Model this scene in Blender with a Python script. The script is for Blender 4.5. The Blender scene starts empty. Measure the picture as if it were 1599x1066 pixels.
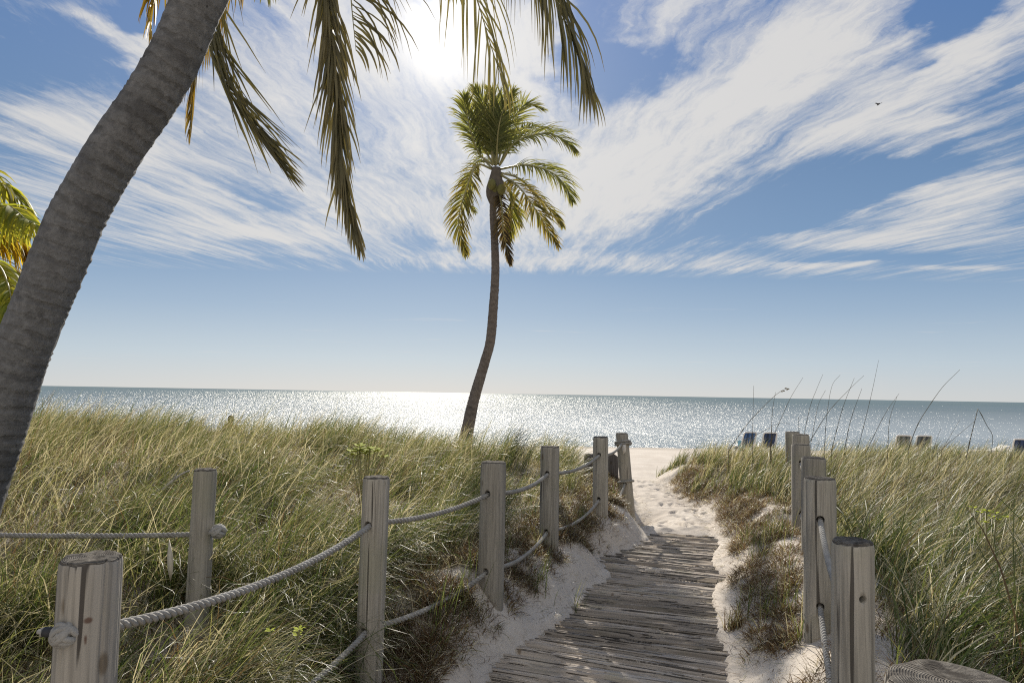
import bpy, bmesh, math, random
import numpy as np
from mathutils import Matrix, Vector, noise as mnoise
random.seed(7); RNG = np.random.default_rng(11)
S = bpy.context.scene; COL = S.collection
R = math.radians

# ------------------------------------------------------------------ camera
F = 1066.0; EYE = 1.6; PITCH = 4.37; ROLL = 0.97
CM = Matrix.Rotation(R(90+PITCH), 4, 'X') @ Matrix.Rotation(R(ROLL), 4, 'Z')
cd = bpy.data.cameras.new('camera'); cam = bpy.data.objects.new('camera', cd); COL.objects.link(cam)
cd.sensor_width = 36; cd.lens = F/1599*36; cd.clip_start = 0.05; cd.clip_end = 60000
cam.matrix_world = Matrix.Translation((0, 0, EYE)) @ CM
S.camera = cam
CM3 = np.array(CM.to_3x3())
def pdir(px, py):
    v = CM3 @ np.array([(px-799.5)/F, -(py-533)/F, -1.0]); return v/np.linalg.norm(v)
def at(px, py, Y):
    v = pdir(px, py); k = Y/v[1]; return np.array([v[0]*k, Y, EYE+v[2]*k])

# ------------------------------------------------------------------ numpy noise
def _hash(ix, iy, seed):
    h = (ix.astype(np.int64)*374761393 + iy.astype(np.int64)*668265263 + seed*974634777) & 0xffffffff
    h = ((h ^ (h >> 13))*1274126177) & 0xffffffff
    return ((h ^ (h >> 16)) & 0xffff)/65535.0
def vnoise(x, y, seed=0):
    x = np.asarray(x, float); y = np.asarray(y, float)
    ix = np.floor(x); iy = np.floor(y); fx = x-ix; fy = y-iy
    fx = fx*fx*(3-2*fx); fy = fy*fy*(3-2*fy)
    a = _hash(ix, iy, seed); b = _hash(ix+1, iy, seed); c = _hash(ix, iy+1, seed); d = _hash(ix+1, iy+1, seed)
    return (a+(b-a)*fx) + ((c+(d-c)*fx)-(a+(b-a)*fx))*fy
def fbm(x, y, seed=0, o=4):
    s = 0; a = .5; n = 0
    for i in range(o):
        s = s + a*vnoise(np.asarray(x)*2**i, np.asarray(y)*2**i, seed+i*17); n += a; a *= .5
    return s/n
def sm(a, b, x):
    t = np.clip((np.asarray(x, float)-a)/(b-a), 0, 1); return t*t*(3-2*t)

# ------------------------------------------------------------------ objects
def tag(o, label=None, cat=None, group=None, kind=None):
    if label: o['label'] = label
    if cat: o['category'] = cat
    if group: o['group'] = group
    if kind: o['kind'] = kind
    return o
def empty(name, loc, label, cat, group=None):
    o = bpy.data.objects.new(name, None); COL.objects.link(o); o.location = Vector(loc)
    o.empty_display_size = .1
    return tag(o, label, cat, group)
def wloc(o):
    p = Vector((0, 0, 0))
    while o is not None: p = p + o.location; o = o.parent
    return np.array(p)
def mesh(name, V, Fs, mats, parent=None, loc=None, smooth=True, midx=None, col=None):
    """one mesh object; V in world coordinates, stored relative to loc / the parent"""
    V = np.asarray(V, float).reshape(-1, 3)
    base = wloc(parent) if parent is not None else np.zeros(3)
    off = np.array(loc, float) if loc is not None else base
    me = bpy.data.meshes.new(name)
    if isinstance(Fs, np.ndarray):
        k = Fs.shape[1]; n = len(Fs)
        me.vertices.add(len(V)); me.vertices.foreach_set('co', (V-off).astype(np.float32).ravel())
        me.loops.add(n*k); me.loops.foreach_set('vertex_index', Fs.astype(np.int32).ravel())
        me.polygons.add(n); me.polygons.foreach_set('loop_start', np.arange(0, n*k, k, dtype=np.int32))
        me.update(calc_edges=True)
    else:
        me.from_pydata([tuple(v) for v in (V-off)], [], [tuple(f) for f in Fs])
    for m in (mats if isinstance(mats, (list, tuple)) else [mats]): me.materials.append(m)
    if midx is not None: me.polygons.foreach_set('material_index', np.asarray(midx, dtype=np.int32))
    if smooth: me.polygons.foreach_set('use_smooth', np.ones(len(me.polygons), dtype=bool))
    if col is not None:
        a = me.color_attributes.new('Tint', 'FLOAT_COLOR', 'POINT')
        c = np.ones((len(V), 4), np.float32); c[:, :3] = col; a.data.foreach_set('color', c.ravel())
    me.update()
    o = bpy.data.objects.new(name, me); COL.objects.link(o)
    if parent is not None: o.parent = parent; o.location = Vector(off-base)
    else: o.location = Vector(off)
    return o
class MB:
    """collects shapes for one mesh"""
    def __init__(s): s.V = []; s.F = []; s.M = []; s.n = 0
    def add(s, V, Fs, m=0):
        V = np.asarray(V, float); s.V.append(V)
        for f in Fs: s.F.append(tuple(int(i)+s.n for i in f)); s.M.append(m)
        s.n += len(V)
    def tube(s, P, r, k=8, m=0, cap=True):
        P = np.asarray(P, float); n = len(P); r = np.broadcast_to(np.asarray(r, float), (n,))
        T, A, B = frames(P)
        th = np.linspace(0, 2*np.pi, k, endpoint=False)
        V = P[:, None, :] + r[:, None, None]*(np.cos(th)[None, :, None]*A[:, None, :] + np.sin(th)[None, :, None]*B[:, None, :])
        fs = []
        for i in range(n-1):
            for j in range(k):
                j2 = (j+1) % k; fs.append((i*k+j, i*k+j2, (i+1)*k+j2, (i+1)*k+j))
        if cap: fs.append(tuple(range(k))[::-1]); fs.append(tuple((n-1)*k+j for j in range(k)))
        s.add(V.reshape(-1, 3), fs, m); return s
    def box(s, c, size, rot=None, m=0):
        h = np.array(size)/2
        V = np.array([[x, y, z] for x in (-1, 1) for y in (-1, 1) for z in (-1, 1)])*h
        if rot is not None: V = V @ np.array(rot).T
        s.add(V+np.array(c), [(0, 1, 3, 2), (4, 6, 7, 5), (0, 4, 5, 1), (2, 3, 7, 6), (0, 2, 6, 4), (1, 5, 7, 3)], m); return s
    def ball(s, c, r, nu=16, nv=10, m=0):
        r = np.broadcast_to(np.asarray(r, float), (3,)); V = []; fs = []
        for i in range(nv+1):
            a = math.pi*i/nv
            for j in range(nu):
                b = 2*math.pi*j/nu; V.append((math.sin(a)*math.cos(b), math.sin(a)*math.sin(b), math.cos(a)))
        for i in range(nv):
            for j in range(nu):
                fs.append((i*nu+j, (i+1)*nu+j, (i+1)*nu+(j+1) % nu, i*nu+(j+1) % nu))
        s.add(np.array(V)*r+np.array(c), fs, m); return s
    def build(s, name, mats, parent=None, loc=None, smooth=True):
        return mesh(name, np.vstack(s.V), s.F, mats, parent, loc, smooth, s.M)
def frames(P):
    n = len(P); T = np.gradient(P, axis=0); T /= np.linalg.norm(T, axis=1)[:, None]+1e-12
    A = np.zeros_like(P); u = np.array([0, 0, 1.0]) if abs(T[0][2]) < .9 else np.array([1.0, 0, 0])
    a = u-T[0]*np.dot(u, T[0]); a /= np.linalg.norm(a); A[0] = a
    for i in range(1, n):
        a = A[i-1]-T[i]*np.dot(A[i-1], T[i]); A[i] = a/np.linalg.norm(a)
    return T, A, np.cross(T, A)
def spline(P, n):
    """Catmull-Rom through P, resampled evenly to n points"""
    P = np.asarray(P, float); Q = np.vstack([2*P[0]-P[1], P, 2*P[-1]-P[-2]]); out = []
    for i in range(1, len(Q)-2):
        t = np.linspace(0, 1, 24, endpoint=False)[:, None]
        a, b, c, d = Q[i-1], Q[i], Q[i+1], Q[i+2]
        out.append(.5*((2*b)+(-a+c)*t+(2*a-5*b+4*c-d)*t*t+(-a+3*b-3*c+d)*t**3))
    out.append(P[-1:]); C = np.vstack(out)
    L = np.r_[0, np.cumsum(np.linalg.norm(np.diff(C, axis=0), axis=1))]
    s = np.linspace(0, L[-1], n)
    return np.stack([np.interp(s, L, C[:, k]) for k in range(3)], 1)

# ------------------------------------------------------------------ node helpers
class G:
    def __init__(s, nt): s.nt = nt; s.N = nt.nodes; s.L = nt.links
    def new(s, t, **kw):
        n = s.N.new(t)
        for k, v in kw.items(): setattr(n, k, v)
        return n
    def put(s, sock, v):
        if isinstance(v, bpy.types.NodeSocket): s.L.new(v, sock)
        elif v is not None: sock.default_value = v
    def m(s, op, a, b=None, c=None, clamp=False):
        n = s.new('ShaderNodeMath', operation=op, use_clamp=clamp); s.put(n.inputs[0], a); s.put(n.inputs[1], b)
        if c is not None: s.put(n.inputs[2], c)
        return n.outputs[0]
    def vm(s, op, a, b=None, out=0):
        n = s.new('ShaderNodeVectorMath', operation=op); s.put(n.inputs[0], a)
        if b is not None: s.put(n.inputs['Scale' if op == 'SCALE' else 1], b)
        return n.outputs[out]
    def mr(s, v, a, b, c=0., d=1., smooth=True):
        n = s.new('ShaderNodeMapRange', interpolation_type='SMOOTHSTEP' if smooth else 'LINEAR')
        for i, q in enumerate((v, a, b, c, d)): s.put(n.inputs[i], q)
        return n.outputs[0]
    def noise(s, vec, scale=5, detail=4, rough=.55, dist=0., out=0, lac=2.):
        n = s.new('ShaderNodeTexNoise'); s.put(n.inputs['Vector'], vec)
        for k, v in (('Scale', scale), ('Detail', detail), ('Roughness', rough), ('Distortion', dist), ('Lacunarity', lac)): s.put(n.inputs[k], v)
        return n.outputs[out]
    def mix(s, f, a, b, blend='MIX'):
        n = s.new('ShaderNodeMix', data_type='RGBA', blend_type=blend)
        s.put(n.inputs[0], f); s.put(n.inputs[6], a); s.put(n.inputs[7], b); return n.outputs[2]
    def ramp(s, f, stops):
        n = s.new('ShaderNodeValToRGB'); e = n.color_ramp.elements
        while len(e) < len(stops): e.new(.5)
        for x, (p, c) in zip(e, stops): x.position = p; x.color = c if len(c) == 4 else (*c, 1)
        s.put(n.inputs[0], f); return n.outputs[0]
    def map(s, vec, loc=(0, 0, 0), rot=(0, 0, 0), scale=(1, 1, 1)):
        n = s.new('ShaderNodeMapping'); s.put(n.inputs[0], vec)
        n.inputs[1].default_value = loc; n.inputs[2].default_value = rot; n.inputs[3].default_value = scale; return n.outputs[0]
    def xyz(s, x, y, z=0.):
        n = s.new('ShaderNodeCombineXYZ'); s.put(n.inputs[0], x); s.put(n.inputs[1], y); s.put(n.inputs[2], z); return n.outputs[0]
    def sep(s, v):
        n = s.new('ShaderNodeSeparateXYZ'); s.put(n.inputs[0], v); return n.outputs
    def coord(s, w='Object'): return s.new('ShaderNodeTexCoord').outputs[w]
    def bump(s, h, strength=.5, dist=.01, normal=None):
        n = s.new('ShaderNodeBump'); s.put(n.inputs['Height'], h); n.inputs['Strength'].default_value = strength
        n.inputs['Distance'].default_value = dist
        if normal is not None: s.put(n.inputs['Normal'], normal)
        return n.outputs[0]
def c4(c): return (*c, 1.0)
def material(name):
    m = bpy.data.materials.new(name); m.use_nodes = True; g = G(m.node_tree)
    b = g.N['Principled BSDF']; return m, g, b
def simple(name, c, rough=.7, var=.25, scale=20, spec=.3, bump=.3, metal=0):
    m, g, b = material(name); p = g.coord()
    f = g.noise(p, scale, 5)
    g.put(b.inputs['Base Color'], g.mix(f, c4([x*(1-var) for x in c]), c4([min(1, x*(1+var)) for x in c])))
    b.inputs['Roughness'].default_value = rough; b.inputs['Specular IOR Level'].default_value = spec; b.inputs['Metallic'].default_value = metal
    if bump: g.put(b.inputs['Normal'], g.bump(g.noise(p, scale*3, 4), bump, .004))
    return m

def wood_mat(name, base=(.36, .33, .285), dark=(.10, .085, .07), axis=2, gr=1.0, rust=None, crk=.265, vary=0.):
    """weathered grey timber: grain stretched along one axis, cracks, stains"""
    m, g, b = material(name); p = g.coord()
    info = g.new('ShaderNodeObjectInfo'); off = g.m('MULTIPLY', info.outputs['Random'], 37.0)
    sc = [26*gr]*3; sc[axis] = 1.3*gr
    p2 = g.vm('ADD', p, g.xyz(off, off, off))
    ps = g.map(p2, scale=sc)
    n1 = g.noise(ps, 1.0, 7, .62, .6)
    sc2 = [110*gr]*3; sc2[axis] = 3.2*gr
    n2 = g.noise(g.map(p2, scale=sc2), 1.0, 4, .6, .3)
    n3 = g.noise(p2, 3.5, 5, .6)
    sc3 = [(80 if axis == 0 else 45)*gr]*3; sc3[axis] = (.45 if axis == 0 else 1.1)*gr
    crack = g.mr(g.noise(g.map(p2, loc=(3, 7, 1), scale=sc3), 1., 2, .5, .2), crk, crk+.05, 1., 0.)
    c = g.ramp(n1, [(.30, c4([x*.66 for x in base])), (.48, c4(base)), (.72, c4([min(.8, x*1.22) for x in base]))])
    c = g.mix(g.mr(n2, .42, .66, 0., .5), c, c4([x*.45 for x in base]))
    c = g.mix(g.mr(n3, .5, .72, 0., .45), c, c4((base[0]*.72, base[1]*.76, base[2]*.62)))
    c = g.mix(g.m('MULTIPLY', crack, .85), c, c4(dark))
    if axis == 0:   # dry sand trodden into the boards
        c = g.mix(g.m('MULTIPLY', g.mr(g.noise(p2, 2.6, 4, .6), .46, .68), g.mr(g.noise(p2, 70, 5, .7), .44, .6, 0., .55)), c, c4((.50, .435, .355)))
    kn = g.new('ShaderNodeTexVoronoi'); g.put(kn.inputs['Vector'], g.map(p2, scale=(7, 7, 3.2))); kn.inputs['Scale'].default_value = 1.
    c = g.mix(g.mr(kn.outputs['Distance'], .06, .13, .75, 0.), c, c4((base[0]*.35, base[1]*.28, base[2]*.2)))
    if rust:
        for (pos, rad, s) in rust:
            q = g.map(g.vm('SUBTRACT', p, pos), scale=(1/rad[0], 1/rad[1], 1/rad[2]))
            d = g.vm('LENGTH', q, out=1); d = g.m('ADD', d, g.m('MULTIPLY', g.noise(p, 40, 4), .7))
            c = g.mix(g.mr(d, .75, 1.35, s, 0.), c, c4((.085, .034, .018)))
    if vary: c = g.vm('SCALE', c, g.m('ADD', 1-vary, g.m('MULTIPLY', info.outputs['Random'], 2*vary)))
    g.put(b.inputs['Base Color'], c); b.inputs['Roughness'].default_value = .85; b.inputs['Specular IOR Level'].default_value = .25
    h = g.m('SUBTRACT', g.m('ADD', g.m('MULTIPLY', n1, .6), g.m('MULTIPLY', n2, .5)), crack)
    g.put(b.inputs['Normal'], g.bump(h, .7, .004))
    return m
def endgrain_mat():
    m, g, b = material('end grain'); p = g.coord(); s = g.sep(p)
    r = g.vm('LENGTH', g.xyz(s[0], s[1]), out=1)
    w = g.m('ADD', g.m('MULTIPLY', r, 1500.), g.m('MULTIPLY', g.noise(p, 7, 2), 4.))
    ring = g.m('SINE', w); f = g.mr(g.m('ADD', ring, g.m('MULTIPLY', g.m('SUBTRACT', g.noise(p, 45, 4), .5), 3.5)), -.8, 1.)
    n = g.noise(p, 60, 5); spot = g.noise(p, 18, 4)
    c = g.mix(f, c4((.10, .088, .075)), c4((.21, .19, .16)))
    c = g.mix(g.mr(n, .45, .75, 0., .6), c, c4((.30, .275, .235))); c = g.mix(g.mr(spot, .5, .66, 0., .8), c, c4((.05, .043, .036)))
    g.put(b.inputs['Base Color'], c); b.inputs['Roughness'].default_value = .95; b.inputs['Specular IOR Level'].default_value = .1
    g.put(b.inputs['Normal'], g.bump(g.m('ADD', f, g.m('MULTIPLY', n, 1.5)), .8, .006)); return m
def leaf_mat(name, trans=.45, gloss=.35, rough=.4, tcol=(1.25, 1.15, .55)):
    """thin leaf: tint from the mesh, shines through when lit from behind"""
    m, g, b = material(name); out = g.N['Material Output']
    a = g.new('ShaderNodeAttribute', attribute_name='Tint').outputs['Color']
    p = g.coord(); n = g.noise(p, 30, 3)
    c = g.mix(1., a, g.mix(n, c4((.7, .7, .7)), c4((1.25, 1.25, 1.25))), 'MULTIPLY')
    g.put(b.inputs['Base Color'], c); b.inputs['Roughness'].default_value = rough; b.inputs['Specular IOR Level'].default_value = gloss
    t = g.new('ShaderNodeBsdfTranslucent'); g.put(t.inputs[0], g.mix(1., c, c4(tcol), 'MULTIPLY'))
    mx = g.new('ShaderNodeMixShader'); mx.inputs[0].default_value = trans
    g.L.new(b.outputs[0], mx.inputs[1]); g.L.new(t.outputs[0], mx.inputs[2]); g.L.new(mx.outputs[0], out.inputs[0]); return m

# ------------------------------------------------------------------ light and sky
SUN = pdir(692, 52); EL = math.asin(SUN[2]); AZ = math.atan2(SUN[0], SUN[1])
sd = bpy.data.lights.new('sun', 'SUN'); sd.energy = 5.0; sd.angle = R(.6); sd.color = (1, .93, .82)
so = bpy.data.objects.new('sun', sd); COL.objects.link(so)
so.rotation_euler = Vector(SUN).to_track_quat('Z', 'Y').to_euler()
W = bpy.data.worlds.new('World'); S.world = W; W.use_nodes = True
g = G(W.node_tree); bg = g.N['Background']
sky = g.new('ShaderNodeTexSky', sky_type='NISHITA'); sky.sun_disc = False
sky.sun_elevation = EL; sky.sun_rotation = AZ; sky.altitude = 0; sky.air_density = 1.0; sky.dust_density = .6; sky.ozone_density = 2.2
D = g.vm('NORMALIZE', g.coord('Generated')); ds = g.sep(D)
z = g.m('MAXIMUM', ds[2], .03)
u = g.m('DIVIDE', ds[0], z); v = g.m('DIVIDE', ds[1], z)
uv = g.xyz(u, v)
# high cirrus: streaks drawn out along the wind, gathered towards the far horizon
av = g.m('ABSOLUTE', v)
s_ = g.m('MULTIPLY', u, g.m('ADD', .75, g.m('MULTIPLY', av, .22)))
wv = g.noise(uv, .9, 3, .5, out=1); wv = g.vm('SCALE', g.vm('SUBTRACT', wv, (.5, .5, .5)), .42)
st = g.vm('ADD', g.xyz(s_, g.m('MULTIPLY', v, .62)), wv)
a1 = g.noise(g.map(st, scale=(1.5, .8, 1)), 1.0, 9, .62, .0)
wv2 = g.vm('ADD', st, g.vm('SCALE', g.vm('SUBTRACT', g.noise(uv, 5., 6, .68, out=1), (.5, .5, .5)), .13))
a2 = g.noise(g.map(wv2, loc=(4.3, 1.7, 0), scale=(4.6, 1.5, 1)), 1., 10, .70, .0)
a3 = g.noise(g.map(wv2, loc=(9.3, 5.7, 2), scale=(15, 4.2, 1)), 1., 8, .74, .0)
# where the photograph has banks (+) and blue gaps (-): (u, v, half-width, half-length, turn, weight)
BL = [(-.1, 3.2, 1.0, 2.3, 0, .23), (.62, 2.9, .42, 1.5, 10, .26), (-1.3, 3.9, .85, 1.1, -8, .20), (-2.1, 4.5, 1.0, .75, 0, .2), (-1.2, 2.7, .5, .5, 0, .12), (-1.9, 3.3, .6, .5, 0, .12), (2.0, 4.25, .6, .35, 0, .2), (2.4, 5.05, .5, .16, 0, .2), (3.4, 5.1, .5, .16, 0, .18), (2.7, 4.1, .5, .5, 0, .14),
      (2.25, 3.45, .45, .7, 0, .2), (1.28, 2.35, .28, .5, 14, .2), (1.32, 1.75, .18, .3, 0, .2), (.85, 2.0, .2, .5, 12, .16),
      (-1.85, 2.75, .4, .4, 0, .15), (-1.17, 1.9, .10, .32, -14, .22), (1.1, 5.1, 2.6, .45, 0, .16), (-.2, 1.9, .5, .4, 0, .2), (.45, 1.7, .12, .25, 0, .12),
      (1.5, 3.5, .38, .85, 12, -.34), (1.75, 3.0, .3, .35, 0, -.2), (1.12, 1.7, .13, .28, 0, -.3), (1.55, 2.15, .14, .2, 0, -.18),
      (.27, 1.95, .2, .34, -8, -.27), (-1.5, 2.1, .22, .3, 0, -.2), (-1.0, 1.85, .10, .3, 0, -.25), (-1.3, 3.5, .2, .45, -20, -.22), (-1.7, 4.7, .4, .25, 0, -.12),
      (2.6, 4.9, .8, .3, 0, -.15), (-.65, 4.4, .25, .5, -20, -.12)]
BL += [(-1.6, 2.55, .5, .45, -10, .15), (1.5, 2.5, .3, .5, 14, .16), (2.0, 3.1, .35, .4, 0, .12), (1.2, 2.0, .2, .3, 10, .12), (-.9, 2.1, .3, .4, -10, .12), (1.7, 1.95, .2, .3, 0, .14), (-2.6, 3.6, .5, .6, 0, .15)]
msk = None; wv4 = g.vm('ADD', g.vm('SCALE', wv, .35), g.vm('SCALE', g.vm('SUBTRACT', g.noise(uv, 3., 4, .6, out=1), (.5, .5, .5)), .5))
for (bu, bv, hu, hv, rt, w) in BL:
    q = g.vm('SUBTRACT', uv, (bu, bv, 0)); q = g.vm('ADD', q, wv4)
    q = g.map(q, rot=(0, 0, R(-rt)), scale=(1, 1, 1)); q = g.vm('DIVIDE', q, (hu, hv, 1.))
    d = g.vm('LENGTH', q, out=1); k = g.mr(d, .25, 1.25, w, 0.)
    msk = k if msk is None else g.m('ADD', msk, k)
dens = g.m('ADD', g.m('ADD', g.m('MULTIPLY', a1, .30), g.m('MULTIPLY', a2, .80)), g.m('MULTIPLY', a3, .42))
dens = g.m('ADD', dens, msk)
far = g.mr(g.m('ADD', g.vm('LENGTH', uv, out=1), g.m('MULTIPLY', g.m('SUBTRACT', a2, .5), 1.1)), 5.75, 6.2, 1., 0.)
vedge = g.mr(g.m('ADD', v, g.m('MULTIPLY', g.m('SUBTRACT', a2, .5), .7)), 5.55, 5.8, 1., 0.)
cl = g.m('MULTIPLY', g.mr(dens, .70, 1.13), vedge)
# thin broken wisps far out, low over the sea
lw = g.noise(g.xyz(g.m('MULTIPLY', u, .5), g.m('MULTIPLY', v, .8)), .9, 6, .6)
low = g.m('MULTIPLY', g.mr(lw, .60, .78, 0., .5), g.mr(v, 6.5, 9., 0., 1.))
low = g.m('MULTIPLY', low, g.mr(ds[2], .0, .02))
cl = g.m('MAXIMUM', cl, low)
cosang = g.vm('DOT_PRODUCT', D, tuple(SUN), out=1); ang = g.m('ARCCOSINE', g.m('MINIMUM', cosang, .99999))
def lobe(k, sg): return g.m('MULTIPLY', g.m('EXPONENT', g.m('MULTIPLY', g.m('POWER', g.m('DIVIDE', ang, sg), 2.), -1.)), k)
SKY = .1
el = ds[2]
grad = g.ramp(g.mr(el, 0., .6, smooth=False), [(0., c4((.67, .70, .715))), (.08, c4((.54, .64, .73))), (.19, c4((.345, .475, .64))), (.30, c4((.205, .345, .55))), (.50, c4((.142, .265, .47))), (.85, c4((.085, .20, .47))), (1., c4((.08, .19, .45)))])
glow = g.m('ADD', lobe(.50, .055), lobe(.12, .2))
lit = g.mr(ds[1], .2, -.5, .69, .80)          # clouds made brighter behind the viewer, as added fill light
cb = g.m('ADD', g.m('ADD', lit, lobe(.06, .5)), glow)
ccol = g.vm('SCALE', (1., .985, .965), cb)
skyc = g.vm('ADD', g.vm('SCALE', grad, .84), g.vm('SCALE', sky.outputs[0], .007))
skyc = g.vm('ADD', skyc, g.vm('SCALE', (1., .96, .9), g.m('ADD', glow, lobe(.08, .5))))
back = g.m('MULTIPLY', g.mr(g.noise(D, 2.2, 6, .6), .32, .55), g.mr(ds[1], .1, -.35)); cl = g.m('MAXIMUM', cl, back)  # unseen cloud bank behind the viewer, added to brighten the shaded faces
tot = g.mix(g.m('MULTIPLY', cl, .95), skyc, ccol)
g.put(bg.inputs[0], g.vm('SCALE', tot, .745/SKY)); bg.inputs[1].default_value = SKY
S.view_settings.view_transform = 'Standard'; S.view_settings.look = 'None'; S.view_settings.exposure = 0.42; S.view_settings.gamma = 1
S.cycles.use_denoising = False; S.cycles.filter_width = 1.15; S.cycles.adaptive_threshold = .004; S.cycles.sample_clamp_direct = 12; S.cycles.max_bounces = 8; S.cycles.transparent_max_bounces = 8
S.cycles.sample_clamp_indirect = 6

# ------------------------------------------------------------------ terrain
PY = [-400, -2, 3.8, 7.9, 9.5, 11.5, 14, 20, 40]; PX = [-1.35, -1.35, .5, 1.95, 2.22, 2.30, 2.42, 2.4, 2.2]
PW = [.66, .66, .68, .44, .38, .33, .38, 2.2, 30]
def pc(y): return np.interp(y, PY, PX)
def pw(y): return np.interp(y, PY, PW)
def pathd(x, y):
    """signed side and distance outside the path edge"""
    e = (np.asarray(x)-pc(y)); return np.sign(e), np.abs(e)-pw(y)
FOOT = [(pc(y)+random.gauss(0, .22 if y < 13 else 1.6), y, random.uniform(-.5, .5), random.uniform(.008, .035)) for y in [8.2+random.uniform(0, 6) for i in range(60)] + [random.uniform(13, 24) for _ in range(160)]]
FEET = []
def height(x, y, detail=True):
    x = np.asarray(x, float); y = np.asarray(y, float)
    sd_, d = pathd(x, y); jit = (fbm(x*1.6, y*1.6, 5, 2)-.5)*.30 + (fbm(x*7, y*7, 8, 2)-.5)*.03
    d = d+jit*sm(-.4, .1, d)
    endb = sm(7.7, 8.4, y)
    bed = -.09 + .12*endb
    z = bed + (.015-bed)*sm(-.09, .0, d) + .05*sm(0, .25, d)
    L = (x < pc(y))
    bankL = (.25*sm(.0, .42, d)*sm(3.5, 4.5, y)*(1-.6*sm(.8, 1.6, d)*sm(5.5, 4.2, y)) + .04*sm(.1, .7, d))*sm(16, 11, y)
    plat = (.14+.26*sm(-.5, -5.5, x))*sm(.5, 3.2, d)*sm(3.5, 8.5, y)
    zl = bankL+plat - .10*sm(.8, 1.6, d)*sm(4.6, 3.2, y)
    zr = .25*sm(.05, .7, d)*sm(1.8, 3.6, y) + .06*sm(.9, 3., d)*sm(4, 8, y) + .06*sm(.2, .8, d)
    z = z + np.where(L, zl, zr)*1.0
    hum = (fbm(x*.9, y*.9, 3, 3)-.5)*.22*sm(.2, 1.2, d); z = z+hum
    for (fx, fy, dz, rr_) in FEET: z = z + dz*np.exp(-((x-fx)**2+(y-fy)**2)/rr_**2)
    # the dune falls away to the beach
    fall = sm(13.2, 19.5, y+.6*np.sin(x*.5)+.8*sm(1.5, 2.6, np.abs(x-2.4)))
    beach = -1.0 - .025*np.clip(y-30, 0, 7) - .055*np.clip(y-37, 0, 400)
    z = z*(1-fall)+beach*fall
    if detail:
        near = sm(60, 20, y)
        z = z + ((fbm(x*4, y*4, 21, 3)-.5)*.04 + (fbm(x*16, y*16, 31, 3)-.5)*.012)*near*np.where(d < -.1, endb, 1)
        z = z + (fbm(x*1.1, y*2.2, 41, 3)-.5)*.10*sm(14, 20, y)*near
        if z.ndim:
            for (fx, fy, fa, fd) in FOOT:
                m = (np.abs(x-fx) < .35) & (np.abs(y-fy) < .35)
                if m.any():
                    ex = (x[m]-fx)*math.cos(fa)+(y[m]-fy)*math.sin(fa); ey = -(x[m]-fx)*math.sin(fa)+(y[m]-fy)*math.cos(fa)
                    q = np.sqrt((ex/.055)**2+(ey/.13)**2)+.35*(vnoise(x[m]*22, y[m]*22, 3)-.5); z[m] += -fd*sm(1.0, .35, q) + fd*.45*np.exp(-((q-1.25)/.3)**2)
    return z
def hz(x, y): return float(height(np.array([float(x)]), np.array([float(y)]), False)[0])
def axis(lo, hi, st, ext, k=1.17, step2=None):
    a = list(np.arange(lo, hi, st)); s = st; x = a[-1]
    while x < ext[1]: s *= k; x += s; a.append(x)
    s = st; x = a[0]
    while x > ext[0]: s *= k; x -= s; a.insert(0, x)
    return np.array(a)
for (fx, fy, tz, rr_) in [(-.125, 4.65, .30, .36), (.335, 6.06, .25, .40), (.99, 7.65, .27, .45), (1.47, 9.2, .06, .45), (.12, 5.3, .26, .3), (.65, 6.85, .26, .35), (1.82, 4.05, .27, .35), (2.95, 7.0, .22, .45), (-.745, 3.75, -.04, .3)]:
    dz = tz-hz(fx, fy); FEET.append((fx, fy, dz, rr_))
xs = axis(-2.6, 4.6, .032, (-3500, 3500)); ys = axis(1.6, 13.5, .032, (-800, 900), 1.055)
gx, gy = np.meshgrid(xs, ys); gz = height(gx, gy)
nx, ny = len(xs), len(ys)
ii = (np.arange(ny-1)[:, None]*nx+np.arange(nx-1)[None, :]).ravel()
m, g, b = material('sand'); p = g.coord()
n1 = g.noise(p, 1.4, 5, .6); n2 = g.noise(p, 14, 5, .65); n3 = g.noise(p, 160, 3, .7); n4 = g.noise(p, 38, 5, .7, .8)
c = g.ramp(n1, [(.3, c4((.50, .435, .36))), (.7, c4((.64, .575, .49)))])
c = g.mix(g.mr(n2, .52, .72, 0., .5), c, c4((.36, .30, .235)))
c = g.mix(g.mr(n4, .64, .70, 0., .8), c, c4((.13, .095, .065)))
c = g.mix(g.mr(n3, .35, .65, .35, 0.), c, c4((.33, .28, .22)))
ps = g.sep(p); wet = g.m('MULTIPLY', g.mr(ps[1], 34.8, 36.2), g.mr(ps[2], -.6, -.95)); c = g.mix(g.m('MULTIPLY', wet, .55), c, c4((.28, .24, .19)))
g.put(b.inputs['Base Color'], c); b.inputs['Roughness'].default_value = .92; b.inputs['Specular IOR Level'].default_value = .15
hh = g.m('ADD', g.m('MULTIPLY', n2, 1.), g.m('MULTIPLY', n3, .25)); g.put(b.inputs['Normal'], g.bump(hh, .45, .016))
SAND = m
o = mesh('ground', np.stack([gx.ravel(), gy.ravel(), gz.ravel()], 1), np.stack([ii, ii+1, ii+nx+1, ii+nx], 1), SAND); tag(o, kind='structure')

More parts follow.
